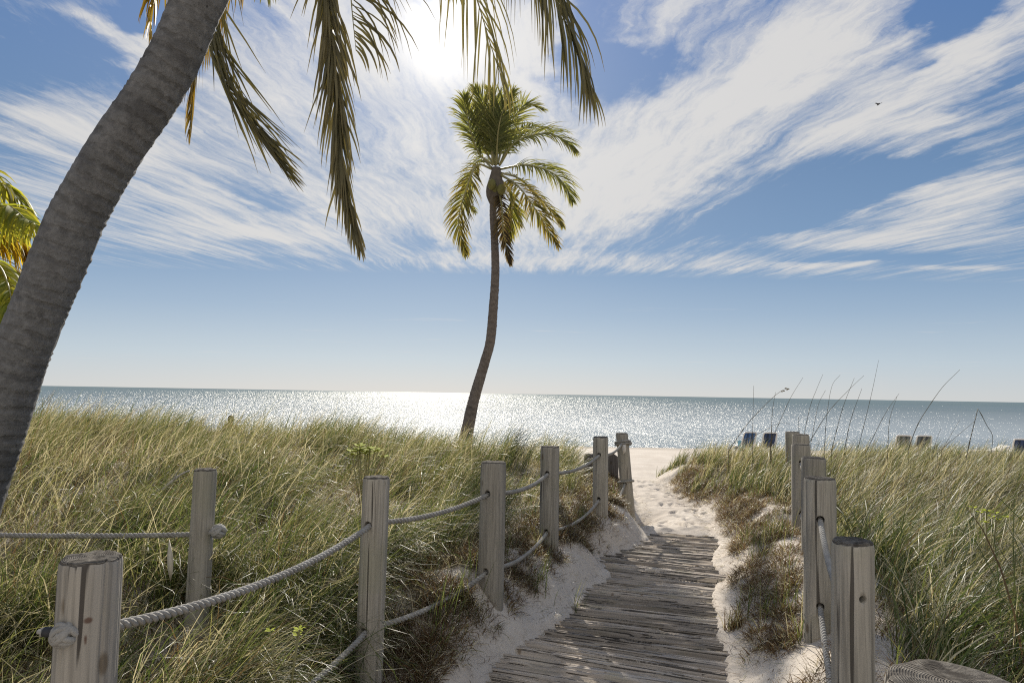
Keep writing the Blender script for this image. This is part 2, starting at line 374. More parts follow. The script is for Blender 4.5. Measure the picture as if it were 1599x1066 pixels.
# ------------------------------------------------------------------ sea
m, g, b = material('sea water'); p = g.coord(); ps = g.sep(p)
dist = g.vm('LENGTH', g.xyz(ps[0], ps[1]), out=1)
patch = g.noise(g.map(p, scale=(.006, .02, 1)), 1., 4, .6)
c = g.ramp(g.mr(ps[1], 37, 420, smooth=False), [(0, c4((.36, .39, .40))), (.05, c4((.29, .325, .34))), (.18, c4((.19, .225, .24))), (.45, c4((.115, .152, .163))), (1, c4((.085, .128, .132)))])
w1 = g.noise(g.map(p, scale=(.8, .55, 1)), 1., 5, .6, .3); w2 = g.noise(g.map(p, scale=(4.2, 2.6, 1)), 1., 4, .62, .3); w3 = g.noise(g.map(p, scale=(.12, .05, 1)), 1., 4, .6)
h = g.m('ADD', g.m('ADD', g.m('MULTIPLY', w1, .52), g.m('MULTIPLY', w2, .16)), g.m('MULTIPLY', w3, .8))
c = g.mix(g.mr(w2, .52, .68, 0., .35), c, c4((.09, .13, .15))); c = g.mix(g.mr(patch, .42, .64, 0., .6), c, c4((.105, .15, .175)))
out = g.N['Material Output']; df = g.new('ShaderNodeBsdfDiffuse'); g.put(df.inputs[0], c); gl = g.new('ShaderNodeBsdfGlossy'); gl.inputs['Roughness'].default_value = .15; gl.inputs[0].default_value = (1, .98, .94, 1)
mx = g.new('ShaderNodeMixShader'); g.put(mx.inputs[0], .23); g.L.new(df.outputs[0], mx.inputs[1]); g.L.new(gl.outputs[0], mx.inputs[2]); g.L.new(mx.outputs[0], out.inputs[0])
nb_ = g.bump(h, 1.0, 1.0); g.put(gl.inputs['Normal'], nb_)
sx = axis(-60, 60, 6, (-30000, 30000), 1.4); sy = axis(36.0, 120, 4, (36.0, 42000), 1.35)
gx, gy = np.meshgrid(sx, sy); gz = np.full(gx.shape, -1.2); nx, ny = len(sx), len(sy)
ii = (np.arange(ny-1)[:, None]*nx+np.arange(nx-1)[None, :]).ravel()
o = mesh('sea', np.stack([gx.ravel(), gy.ravel(), gz.ravel()], 1), np.stack([ii, ii+1, ii+nx+1, ii+nx], 1), m); tag(o, kind='structure')

# ------------------------------------------------------------------ boardwalk
PLANK = wood_mat('boardwalk timber', (.40, .345, .285), (.022, .018, .014), axis=0, gr=1.0, crk=.385, vary=.28)
bw = empty('boardwalk', (pc(4.0), 4.0, 0), 'weathered grey timber boardwalk of narrow eroded planks, half buried in sand between the rope fences', 'boardwalk')
yy = 1.4; k = 0
AX = math.atan2(1.45, 4.1)
while yy < 8.45 and k < 96:
    wd = random.uniform(.085, .135); gap = random.uniform(.010, .022)
    cx, cy = pc(yy), yy; hl = .95 if yy < 6.5 else .85
    nl, nw = 64, 17
    L = np.linspace(-hl, hl, nl); q = np.linspace(-1, 1, nw)
    LL, QQ = np.meshgrid(L, q, indexing='ij')
    gr_ = fbm(LL*.9+k*9.1, QQ*3.1+k*3.3+fbm(LL*3, QQ*2+k, 91, 2)*1.2, 61, 3)
    gr2 = fbm(LL*2.6+k*5.7, QQ*7.5+k*2.1, 71, 2)
    zz = -.02*np.abs(QQ)**4 - .05*sm(.50, .36, gr_) - .024*sm(.52, .36, gr2) + .006*(fbm(LL*12, QQ*3+k, 81, 2)-.5)
    wob = wd/2*(1+.12*(fbm(LL*2.5, QQ*0+k*7, 33, 2)-.5))
    tilt = random.uniform(-.012, .012); hgt = random.uniform(-.006, .006); ends = 1-.0*LL
    zz = zz+hgt+tilt*LL
    ax = AX+random.uniform(-.018, .018)+.03*math.sin(k*.37)
    ux, uy = math.cos(-ax), math.sin(-ax); vx, vy = -uy, ux
    LE = LL*(1+random.uniform(-.05, .02)) + random.uniform(-.03, .03)
    X = cx+ux*LE+vx*QQ*wob; Y = cy+uy*LE+vy*QQ*wob
    top = np.stack([X, Y, zz], -1).reshape(-1, 3); bot = np.stack([X, Y, np.full_like(zz, -.06)+hgt], -1).reshape(-1, 3)
    V = np.vstack([top, bot]); n0 = nl*nw; fs = []
    for i in range(nl-1):
        for j in range(nw-1):
            a = i*nw+j; fs.append((a, a+nw, a+nw+1, a+1))
        a = i*nw; fs.append((a, n0+a, n0+a+nw, a+nw)); a = i*nw+nw-1; fs.append((a, a+nw, n0+a+nw, n0+a))
    for j in range(nw-1):
        fs.append((j, j+1, n0+j+1, n0+j)); a = (nl-1)*nw+j; fs.append((a, n0+a, n0+a+1, a+1))
    o = mesh('plank', V, fs, PLANK, bw, loc=(cx, cy, 0)); o.rotation_euler = (0, 0, 0)
    # turn the mesh so that its own x axis runs along the plank (the grain follows it)
    rot = Matrix.Rotation(ax, 4, 'Z'); o.data.transform(rot); o.rotation_euler = (0, 0, -ax)
    yy += (wd+gap)/math.cos(ax); k += 1

# ------------------------------------------------------------------ posts and ropes
POSTW = wood_mat('weathered post timber', (.33, .30, .25), (.04, .034, .028), crk=.30, vary=.16)
NLW = wood_mat('stained post timber', (.33, .30, .255), (.03, .024, .02), gr=.8, crk=.33, rust=[((.040, -.065, .985), (.013, .013, .011), .8), ((.037, -.066, .935), (.005, .006, .02), .8)])
ENDG = endgrain_mat()
def P3(px, Y, z): return np.array([at(px, 700, Y)[0], Y, z])
# name, pixel column of the axis, Y, radius, top z, base px offset (lean), upper hole z, lower hole z
POSTS = {
 'NL': (143, 1.92, .076, 1.135, .935, .46), 'L2': (588, 3.75, .071, 1.14, .893, .344), 'L3': (771, 4.65, .085, 1.142, .937, .435),
 'L4': (859, 6.06, .083, 1.145, .915, .42), 'L5': (938, 7.65, .083, 1.14, .947, .46), 'L6': (971, 9.2, .081, 1.10, .97, .47),
 'L0': (321, 4.0, .063, 1.135, .765, None), 'LX': (-420, 4.1, .08, 1.12, .775, None),
 'NR': (1494, 1.16, .106, 1.137, None, .32), 'R1': (1331, 2.29, .064, 1.138, .947, .33), 'R2': (1280, 4.05, .087, 1.14, .916, .43),
 'R3': (1270, 5.45, .092, 1.14, .93, .44), 'R4': (1250, 7.0, .089, 1.14, .957, .46), 'R5': (1250, 8.6, .1, 1.156, .95, .46), 'R6': (1237, 10.0, .098, 1.117, .93, .45)}
LEAN = {'L6': (.10, .0), 'L2': (-.008, 0), 'R4': (-.01, 0), 'R2': (-.02, 0), 'R1': (-.02, 0), 'L0': (-.01, 0)}
PLAB = {'NL': 'thick rust-stained wooden post with a rope knot on its left side, nearest on the left',
 'L2': 'tall square-shouldered grey wooden post, first along the left rope beyond the thick stained post',
 'L3': 'grey wooden post on the sand bank nearest the left edge of the boardwalk',
 'L4': 'slim grey wooden post on the sandy bank just left of where the boardwalk ends',
 'L5': 'dark weathered post with square top, next to last of the left fence',
 'L6': 'leaning dark post wrapped with rope, last of the left fence before the beach',
 'L0': 'grey post in the left dune grass with a round rope knot at its right side',
 'LX': 'grey post off to the left that holds the far end of the level rope',
 'NR': 'thick log post with a rough ringed cut top, bottom right corner, nearest to the viewer',
 'R1': 'pale wooden post with an empty round bolt hole, nearest of the right fence row',
 'R2': 'stout greenish grey post with rope hanging from its hole, behind the pale holed post',
 'R3': 'grey post mostly hidden behind the stout greenish post, its top peeking out to the right',
 'R4': 'narrow grey post with a rope dropping from its hole, left of the half hidden post',
 'R5': 'short-looking post top peeking out between two posts near the far end of right fence',
 'R6': 'farthest post of the right fence row, standing before the sea'}
centre = {}
def post_axis(k):
    px, Y, r, zt, zu, zl = POSTS[k]; top = P3(px, Y, zt)
    v = pdir(px, 700); top[0] = EYE*0 + at(px, 533+ (EYE-zt)*F/Y + 80, Y)[0]
    return top
ROPEW = .0155
def make_post(k):
    px, Y, r, zt, zu, zl = POSTS[k]; top = post_axis(k); x0, y0 = top[0], top[1]
    lx, ly = LEAN.get(k, (random.uniform(-.012, .012), random.uniform(-.01, .01)))
    big = k in ('NL', 'NR', 'R1', 'R2', 'L2', 'L3')
    nseg, nz = (128, 70) if big else (64, 36)
    zb = hz(x0, y0)-.35; base = np.array([x0+lx*(-1)*-1*(zt-zb)*0 + lx, y0, 0.0])
    e = empty('fence_post', (x0, y0, 0), PLAB[k], 'post', 'posts of the rope fences')
    sd_ = sum(map(ord, k))
    zs = np.r_[np.linspace(zb, zt-.03, nz), zt-.018, zt-.008, zt-.001]
    rs = np.r_[np.ones(nz), .992, .97, .925]
    th = np.linspace(0, 2*np.pi, nseg, endpoint=False); V = []
    for zi, ri in zip(zs, rs):
        w = 1+.05*(fbm(np.cos(th)*1.1+5+sd_, np.sin(th)*1.1+zi*.55, sd_, 2)-.5)
        cr = sm(.27, .20, fbm(th*11+sd_, zi*1.1+np.cos(th)*.0+np.zeros_like(th), sd_+3, 2))*.06*(1 if big else .7)
        fine = (vnoise(th*26+sd_, zi*5+np.zeros_like(th), sd_+9)-.5)*.009
        sw = 1.0+.03*(zt-zi)/1.1
        rr = r*ri*sw*(w-cr+fine); off = lx*(zt-zi)/1.1
        V.append(np.stack([x0+off+rr*np.cos(th), y0+ly*(zt-zi)+rr*np.sin(th), np.full(nseg, zi) + ((fbm(np.cos(th)*2+sd_, np.sin(th)*2, 4, 3)-.5)*.012 if zi > zt-.05 else 0)], 1))
    nr = len(zs)
    for q, rq in enumerate((.8, .6, .4, .2)):
        rr = r*rq; V.append(np.stack([x0+rr*np.cos(th), y0+rr*np.sin(th), zt+.002+(fbm(np.cos(th)*2*rq+sd_, np.sin(th)*2*rq, 4, 3)-.5)*.012+(vnoise(np.cos(th)*14*rq+sd_, np.sin(th)*14*rq, 5)-.5)*.004], 1))
    V = np.vstack(V); fs = []; mi = []
    for i in range(nr+3):
        for j in range(nseg):
            j2 = (j+1) % nseg; fs.append((i*nseg+j, i*nseg+j2, (i+1)*nseg+j2, (i+1)*nseg+j)); mi.append(1 if i >= nr-2 else 0)
    fs.append(tuple((nr+3)*nseg+j for j in range(nseg))); mi.append(1); fs.append(tuple(range(nseg))[::-1]); mi.append(0)
    o = mesh('post_shaft', V, fs, [NLW if k == 'NL' else POSTW, ENDG], e, smooth=True, midx=mi)
    centre[k] = (x0, y0, lx, zt); return e, o
def hole_pt(k, z):
    x0, y0, lx, zt = centre[k]; return np.array([x0+lx*(zt-z)/1.1, y0, z])
posts = {k: make_post(k) for k in POSTS}
RUNS = [('U', ['NL', 'L2', 'L3', 'L4', 'L5', 'L6']), ('D', ['NL', 'L2', 'L3', 'L4', 'L5', 'L6']), ('U', ['R1', 'R2', 'R3', 'R4', 'R5', 'R6']), ('D', ['NR', 'R1', 'R2', 'R3', 'R4', 'R5', 'R6']), ('U', ['L0', 'LX'])]
cuts = {}
runpts = []
for ri, (w, ks) in enumerate(RUNS):
    hp = [hole_pt(k, POSTS[k][4 if w == 'U' else 5]) for k in ks]; pts = []
    for i in range(len(hp)-1):
        a, b = hp[i], hp[i+1]; n = 14; sag = (.038 if w == 'U' else .05)*np.linalg.norm(b-a)*(1.7 if ri == 2 and i == 0 else 1)
        if ri == 4: sag *= .35
        if ri == 1 and i == 4: sag = .18
        for t in np.linspace(0, 1, n, endpoint=False): pts.append(a+(b-a)*t-np.array([0, 0, 4*sag*t*(1-t)]))
    pts.append(hp[-1]); pts = np.array(pts); runpts.append(pts)
    for i, k in enumerate(ks):
        j = i*14; t = pts[min(j+1, len(pts)-1)]-pts[max(j-1, 0)]
        cuts.setdefault(k, []).append((hp[i], t/np.linalg.norm(t), .0225))
cuts['R1'] = [c_ for c_ in cuts['R1'] if c_[0][2] < .8]
cuts['R1'].append((at(1333, 928, 2.29), np.array([0.03, 1, -.05]), .0125)); cuts['R1'].append((at(1313, 930, 2.23), np.array([0, 1, 0]), .005))
def cutter(lst, r, k):
    mb = MB()
    for c, t, rr in lst:
        ln = r*2.6 if rr > .02 or rr == .0125 else .05
        if k == 'R1' and rr <= .0125: mb.tube([c-t*.12, c+t*(.05 if rr == .0125 else .0)], rr, 16)
        else: mb.tube([c-t*.35, c+t*.35], rr, 20)
    return mb.build('cutter', POSTW)
dg = None
for k, (e, o) in posts.items():
    if k not in cuts: continue
    if k == 'NR': continue
    cobj = cutter(cuts[k], POSTS[k][2], k)
    md = o.modifiers.new('holes', 'BOOLEAN'); md.operation = 'DIFFERENCE'; md.object = cobj; md.solver = 'EXACT'
    dg = bpy.context.evaluated_depsgraph_get(); dg.update()
    nm = bpy.data.meshes.new_from_object(o.evaluated_get(dg)); old = o.data; o.modifiers.clear(); o.data = nm; nm.name = 'post_shaft'
    bpy.data.meshes.remove(old); bpy.data.objects.remove(cobj)
m, g, b = material('rope fibre'); p = g.coord(); n = g.noise(p, 220, 4); n2 = g.noise(p, 9, 3)
g.put(b.inputs['Base Color'], g.mix(g.mr(n2, .35, .7), g.mix(n, c4((.17, .16, .14)), c4((.34, .32, .29))), g.mix(n, c4((.23, .22, .20)), c4((.45, .43, .39)))))
b.inputs['Roughness'].default_value = .9; g.put(b.inputs['Normal'], g.bump(n, .6, .003)); ROPE = m
def rope(name, pts, label, r=ROPEW, loc=None, parent=None, lay=.085, step=.009):
    L = np.linalg.norm(np.diff(pts, axis=0), axis=1).sum(); n = max(8, int(L/step)); P = spline(pts, n); T, A, B = frames(P)
    s = np.linspace(0, L, n); V = []; fs = []; nb = 0; kk = 7
    th = np.linspace(0, 2*np.pi, kk, endpoint=False)
    for q in range(3):
        ph = s/lay*2*np.pi+q*2*np.pi/3 + .5*np.sin(s*2.1)
        C = P+r*.5*(np.cos(ph)[:, None]*A+np.sin(ph)[:, None]*B)
        Tc = np.gradient(C, axis=0); Tc /= np.linalg.norm(Tc, axis=1)[:, None]
        N = np.cos(ph)[:, None]*A+np.sin(ph)[:, None]*B; N = N-Tc*(N*Tc).sum(1)[:, None]; N /= np.linalg.norm(N, axis=1)[:, None]; Bc = np.cross(Tc, N)
        ring = C[:, None, :]+r*.56*(np.cos(th)[None, :, None]*N[:, None, :]+np.sin(th)[None, :, None]*Bc[:, None, :])
        V.append(ring.reshape(-1, 3)); i = np.arange(n-1)[:, None]*kk; j = np.arange(kk)[None, :]; j2 = (j+1) % kk
        fs.append(np.stack([(i+j), (i+j2), (i+kk+j2), (i+kk+j)], -1).reshape(-1, 4)+nb); nb += n*kk
    o = mesh(name, np.vstack(V), np.vstack(fs), ROPE, parent, loc if loc is not None else (None if parent else P[0]))
    if label: tag(o, label, 'rope', 'ropes of the fences')
    return o
RL = ['upper rope of the left fence, starting at the thick stained post with a knot',
      'lower rope of the left fence, close above the sand bank beside the boardwalk',
      'upper rope of the right fence, dropping from the hole in the stout greenish post',
      'lower rope of the right fence, coming out low from the stout greenish post',
      'level rope running left from the post set back in the dune grass']
ropes = [rope('rope', runpts[i], RL[i]) for i in range(5)]
def knot(c, r, parent, tail=None):
    """a ball of rope turns: great-circle strands wound in three directions"""
    mb = MB(); t = np.linspace(0, 2*np.pi, 28); 
    for q in range(7):
        a = q*.9+.3; tl = .5+.9*((q*.37) % 1)
        n = np.array([math.cos(a)*math.sin(tl), math.sin(a)*math.sin(tl), math.cos(tl)]); u_ = np.cross(n, [0.3, .2, 1]); u_ /= np.linalg.norm(u_); v_ = np.cross(n, u_)
        o_ = n*r*.32*math.sin(q*2.1)
        C = np.array(c)+o_+(r*.78)*(np.cos(t)[:, None]*u_+np.sin(t)[:, None]*v_); mb.tube(C, r*.26, 8, cap=False)
    mb.ball(c, r*.62)
    o = mb.build('knot', ROPE, parent)
    if tail is not None: rope('rope_tail', np.array([c, (np.array(c)+tail)/2, tail]), None, .011, parent=parent)
    return o
kc = at(101, 990, 1.845); knot(kc, .034, ropes[0])
m = simple('tape', (.03, .03, .032), .6); mb = MB(); mb.tube([kc+np.array([-.02, 0, .003]), kc+np.array([-.054, .0, .006])], .013, 12); mb.build('taped_end', m, ropes[0])
rope('rope_end', np.array([kc+np.array([-.05, 0, .006]), kc+np.array([-.058, 0, .006]), kc+np.array([-.066, 0, .004])]), None, .011, parent=ropes[0])
mb = MB(); mb.tube([kc, hole_pt('NL', .935)], .013, 10); mb.build('rope_neck', ROPE, ropes[0])
kc = at(341, 829, 3.95); knot(kc, .040, ropes[4])
mb = MB(); mb.tube([kc, hole_pt('L0', .765)], .014, 10); mb.build('rope_neck', ROPE, ropes[4])
# turns of rope round the last left post
for (zz_, par) in ((.985, ropes[0]), (.955, ropes[0]), (.46, ropes[1])):
    c = hole_pt('L6', zz_); t = np.linspace(0, 2*np.pi*1.02, 40)
    C = c+np.stack([.097*np.cos(t), .097*np.sin(t), .02*np.cos(t+1)], 1); rope('rope_turn', C, None, .014, parent=par)
knot(hole_pt('L6', .97)+np.array([.085, -.06, 0]), .028, ropes[0])
mb = MB(); c = hole_pt('L6', .97)+np.array([-.01, -.11, -.02]); mb.add([c+[-.012, 0, 0], c+[.03, -.006, .01], c+[.036, -.004, -.09], c+[-.006, -.008, -.12], c+[-.014, -.004, -.05]], [(0, 1, 2, 3, 4)])
RAG = simple('pale rag', (.6, .56, .5)); o = mb.build('rag', RAG, loc=c); o.modifiers.new('s', 'SOLIDIFY').thickness = .004
tag(o, 'small pale rag hanging from the rope turns on the leaning dark post', 'rag')

# ------------------------------------------------------------------ palms
def bark_mat(name, base, ring=26.):
    m, g, b = material(name); p = g.coord(); a = g.new('ShaderNodeAttribute', attribute_name='Tint').outputs['Color']; s = g.sep(a)
    L = g.m('MULTIPLY', s[0], 10.)   # metres along the trunk
    n = g.noise(p, 7, 6, .65); n2 = g.noise(p, 75, 4, .7); n3 = g.noise(p, 2.2, 4, .6)
    w = g.m('ADD', g.m('MULTIPLY', L, ring*2*math.pi/2), g.m('MULTIPLY', n, 9.))
    f = g.mr(g.m('SINE', w), -1., .2)
    c = g.mix(g.m('MULTIPLY', g.m('SUBTRACT', 1., f), g.mr(n3, .4, .6, .35, 1.)), c4(base), c4([x*.6 for x in base])); c = g.mix(g.mr(n, .35, .7, 0, .5), c, c4([x*1.45 for x in base]))
    c = g.mix(g.mr(n2, .5, .75, 0, .6), c, c4([x*.45 for x in base])); c = g.mix(g.mr(g.noise(p, 26, 5, .7), .42, .7, 0, .7), c, c4([x*1.7 for x in base])); c = g.mix(g.mr(n3, .52, .68, 0, .6), c, c4((base[0]*.5, base[1]*.5, base[2]*.52)))
    v = g.noise(g.map(p, scale=(1, 1, .6)), 16, 3); c = g.mix(g.mr(v, .70, .75, 0, .9), c, c4((.03, .026, .022)))
    g.put(b.inputs['Base Color'], c); b.inputs['Roughness'].default_value = .9; b.inputs['Specular IOR Level'].default_value = .2
    g.put(b.inputs['Normal'], g.bump(g.m('ADD', g.m('MULTIPLY', f, .6), g.m('ADD', n2, n)), .75, .012)); return m
def trunk(pts, rad, parent, mat, ring=.075, k=56, step=.008, amp=.05):
    pts = np.asarray(pts, float); L = np.linalg.norm(np.diff(pts, axis=0), axis=1).sum(); n = int(L/step); P = spline(pts, n); T, A, B = frames(P)
    s = np.linspace(0, L, n); r = np.interp(s/L, np.linspace(0, 1, len(rad)), rad); th = np.linspace(0, 2*np.pi, k, endpoint=False)
    SS, TH = np.meshgrid(s, th, indexing='ij')
    ph = SS/ring + 5.*(fbm(s*3.1, s*0+3, 76, 3)-.5)[:, None] + (fbm(np.cos(TH)*1.3+4, np.sin(TH)*1.3+SS*1.5, 77, 3)-.5)*2.2
    saw = (ph-np.floor(ph)); lip = np.where(saw < .8, saw/.8, (1-saw)/.2)
    rr = r[:, None]*(1+.07*(fbm(s*1.7, s*0, 75, 3)-.5)[:, None]+amp*(lip-.5)*(.1+1.8*fbm(np.cos(TH)*3, np.sin(TH)*3+SS*4, 79, 2)) + .05*(fbm(np.cos(TH)*2, np.sin(TH)*2+SS*3, 78, 3)-.5)
                    + amp*.8*(vnoise(TH*9, ph, 80) > .83)*(lip > .75))
    V = P[:, None, :]+rr[:, :, None]*(np.cos(th)[None, :, None]*A[:, None, :]+np.sin(th)[None, :, None]*B[:, None, :])
    i = np.arange(n-1)[:, None]*k; j = np.arange(k)[None, :]; j2 = (j+1) % k
    fs = np.stack([i+j, i+j2, i+k+j2, i+k+j], -1).reshape(-1, 4)
    col = np.zeros((n*k, 3)); col[:, 0] = np.repeat(s, k)/10.; 
    return mesh('trunk', V.reshape(-1, 3), fs, mat, parent, col=col)
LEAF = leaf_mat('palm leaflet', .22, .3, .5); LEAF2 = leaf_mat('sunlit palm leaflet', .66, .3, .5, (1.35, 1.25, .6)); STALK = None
m, g, b = material('palm midrib'); p = g.coord(); n = g.noise(p, 12, 4)
g.put(b.inputs['Base Color'], g.mix(n, c4((.16, .15, .05)), c4((.32, .28, .12)))); b.inputs['Roughness'].default_value = .5; STALK = m
def frond(parent, rach, ll, n=70, ang=(62, 24), droop=1.0, w=.02, cols=((.10, .13, .03), (.17, .18, .05)), seed=0, r0=.02, side=(1, 1), label=None, up=None, start=.14, limp=.22, lm=None):
    """one feather leaf: midrib plus two ranks of hanging leaflets"""
    rg = np.random.default_rng(seed+5); P = spline(rach, 60); T, _, _ = frames(P)
    Vs = []; fs = []; mi = []; cs = []; nb = 0
    k = 6; th = np.linspace(0, 2*np.pi, k, endpoint=False); _, A, B = frames(P); rr = np.linspace(r0, r0*.12, 60)
    Vt = P[:, None, :]+rr[:, None, None]*(np.cos(th)[None, :, None]*A[:, None, :]+np.sin(th)[None, :, None]*B[:, None, :])
    i = np.arange(59)[:, None]*k; j = np.arange(k)[None, :]; j2 = (j+1) % k
    Vs.append(Vt.reshape(-1, 3)); fs.append(np.stack([i+j, i+j2, i+k+j2, i+k+j], -1).reshape(-1, 4)); mi.append(np.ones(59*k)); cs.append(np.tile([.2, .18, .07], (60*k, 1))); nb = 60*k
    upv = np.array([0, 0, 1.0]) if up is None else np.array(up, float)
    seg = 6
    for sgn, on in ((1, side[0]), (-1, side[1])):
        if not on: continue
        t = np.clip(np.linspace(start, .995, n)+rg.normal(0, .004, n), 0, .999); q = t*59; a0 = np.floor(q).astype(int); a0 = np.minimum(a0, 58); f = (q-a0)[:, None]
        C = P[a0]*(1-f)+P[a0+1]*f; Tt = T[a0]
        Sd = np.cross(Tt, upv); Sd /= np.linalg.norm(Sd, axis=1)[:, None]+1e-9; Nn = np.cross(Sd, Tt)
        aa = np.radians(np.interp(t, [start, 1], ang)+rg.normal(0, 6, n))[:, None]
        Dv = Tt*np.cos(aa)+sgn*Sd*np.sin(aa)+Nn*(.18+rg.normal(0, .10, n))[:, None]; Dv /= np.linalg.norm(Dv, axis=1)[:, None]
        Ln = ll*np.clip(np.sin(np.pi*np.clip(.16+.80*(t-start)/(1-start), 0, 1)), .12, 1)**.7*rg.uniform(.8, 1.1, n)
        gv = np.array([0, 0, -1.0]); X = C.copy(); pts = [X.copy()]; dirs = [Dv.copy()]
        jd = droop*rg.uniform(.6, 1.4, n)
        for s_i in range(seg):
            Dv = Dv+gv*(jd*(limp+.10*s_i))[:, None]+rg.normal(0, .03, (n, 3)); Dv /= np.linalg.norm(Dv, axis=1)[:, None]
            X = X+Dv*(Ln/seg)[:, None]; pts.append(X.copy()); dirs.append(Dv.copy())
        pts = np.stack(pts, 1); dirs = np.stack(dirs, 1)
        Wv = np.cross(dirs, np.repeat((Nn+rg.normal(0, .35, (n, 3)))[:, None, :], seg+1, 1)); Wv /= np.linalg.norm(Wv, axis=2)[:, :, None]+1e-9
        prof = np.array([.45, .95, 1., .9, .7, .42, .06])*w/2; prof = prof[None, :, None]*rg.uniform(.75, 1.2, n)[:, None, None]
        V = np.stack([pts-Wv*prof, pts+Wv*prof], 2).reshape(-1, 3)
        i = (np.arange(n)[:, None]*(seg+1)+np.arange(seg)[None, :]).ravel()*2
        fs.append(np.stack([i, i+1, i+3, i+2], 1)+nb); nb += len(V); Vs.append(V); mi.append(np.zeros(n*seg))
        c = np.array(cols[0])+(np.array(cols[1])-np.array(cols[0]))*rg.uniform(0, 1, n)[:, None]
        tipc = np.linspace(0, 1, seg+1)[None, :, None]**3*.35
        c = np.repeat(c[:, None, :], seg+1, 1)*(1-tipc)+np.array([.30, .22, .08])*tipc
        cs.append(np.repeat(c.reshape(-1, 3), 2, 0))
    o = mesh('frond', np.vstack(Vs), np.vstack(fs), [lm or LEAF, STALK], parent, loc=P[0], midx=np.concatenate(mi), col=np.vstack(cs))
    if label: o['label'] = label
    return o
def PX_(lst, hub=None): return [at(a, b, c) for (a, b, c) in lst]
GREEN = ((.12, .145, .06), (.24, .25, .11)); OLIVE = ((.055, .055, .024), (.12, .11, .05)); YEL = ((.35, .22, .03), (.5, .36, .06)); DRY = ((.20, .13, .06), (.33, .23, .12)); DARK = ((.05, .04, .028), (.10, .075, .05)); FRESH = ((.20, .25, .035), (.40, .38, .06))
# --- the leaning palm at the left
BASE = at(-165, 1095, 3.5); BASE[2] = 0
pn = empty('palm_tree', BASE, 'large coconut palm leaning right, grey ringed trunk crossing the upper left corner', 'palm tree')
BARK = bark_mat('grey palm bark', (.128, .125, .122))
tp = [at(a_, b_, 3.5) for a_, b_ in ((-215, 1215), (-165, 1090), (-110, 950), (-52, 800), (-30, 736), (-3, 657), (28, 564), (57, 493), (95, 399), (125, 330), (184, 229), (235, 155), (276, 82), (311, 0))]+[at(372, -120, 3.55), at(440, -225, 3.62)]
trunk(tp, [.19, .155, .14, .134, .131, .13, .128, .128, .128, .13], pn, BARK, ring=.062, amp=.03)
HB = (447, -240, 3.65)
mb = MB(); c = at(*HB); mb.ball(c, (.2, .2, .3), 20, 12); o = mb.build('crown_fibre', simple('palm fibre', (.16, .11, .06), .9, .5, 30), pn)
nf = dict(ll=.62, w=.021, r0=.02)
FC = (.1, -1, .25)
frond(pn, PX_([HB, (385, -205, 3.9), (335, -100, 4.05), (318, 0, 4.1), (333, 95, 4.12), (374, 172, 4.15), (415, 225, 4.15), (442, 264, 4.15)]), .76, 125, (33, 5), .10, .0135, OLIVE, 1, .016, up=FC, limp=.08, side=(0, 1))
frond(pn, PX_([HB, (500, -190, 3.5), (505, -60, 3.4), (518, 60, 3.35), (526, 160, 3.35), (533, 260, 3.35), (545, 322, 3.35), (560, 380, 3.35)]), .46, 130, (15, 6), .3, .0135, ((.075, .07, .032), (.15, .13, .065)), 2, .022, start=.2, up=FC, limp=.2)
frond(pn, PX_([HB, (512, -190, 3.6), (538, -110, 3.5), (545, -40, 3.45), (550, 20, 3.42), (556, 80, 3.40)]), .60, 46, (62, 46), .55, .012, ((.075, .07, .032), (.15, .13, .065)), 3, .012, start=.3, up=FC, side=(0, 1))
frond(pn, PX_([HB, (560, -260, 3.3), (650, -190, 3.1), (715, -90, 3.0), (745, 0, 2.97), (766, 70, 2.96), (787, 132, 2.95)]), .70, 44, (40, 12), .8, .0085, ((.16, .15, .06), (.30, .26, .10)), 4, .013, up=FC)
frond(pn, PX_([HB, (580, -330, 3.4), (720, -270, 3.2), (815, -120, 3.1), (868, 0, 3.06), (892, 58, 3.04), (908, 105, 3.03), (920, 142, 3.02)]), .74, 80, (36, 10), .8, .0115, OLIVE, 5, .016, up=FC)
frond(pn, PX_([HB, (390, -240, 3.9), (300, -130, 4.2), (252, -40, 4.3), (238, 15, 4.3), (236, 52, 4.3)]), .42, 50, (34, 14), .6, .02, YEL, 6, .018, label='yellowed frond hanging behind the trunk')
frond(pn, PX_([HB, (425, -150, 4.1), (350, -20, 4.35), (312, 75, 4.4), (302, 150, 4.4), (297, 203, 4.4)]), .42, 56, (32, 12), .7, .02, ((.20, .14, .04), (.45, .30, .05)), 7, .018, label='yellow and brown dry frond behind the trunk')
for i in range(8):   # upper crown above the frame
    a = i*.82+.4; c = at(*HB); R1_ = 2.0; e_ = 1.0+.3*math.sin(i*3)
    frond(pn, [c, c+[.7*math.cos(a), .7*math.sin(a)+.3, e_*.7], c+[1.5*math.cos(a), 1.5*math.sin(a)+.4, e_*.85], c+[2.2*math.cos(a), 2.2*math.sin(a)+.4, e_*.62]], .6, 44, (60, 25), .9, .024, GREEN, 20+i, .02)
for i in range(5):
    c = at(*HB)+np.array([.2*math.cos(i*1.3), .2*math.sin(i*1.3), -.12]); mb = MB(); mb.ball(c, (.09, .09, .115), 14, 10); mb.build('coconut', simple('coconut husk', (.14, .13, .04)) if i == 0 else bpy.data.materials['coconut husk'], pn)
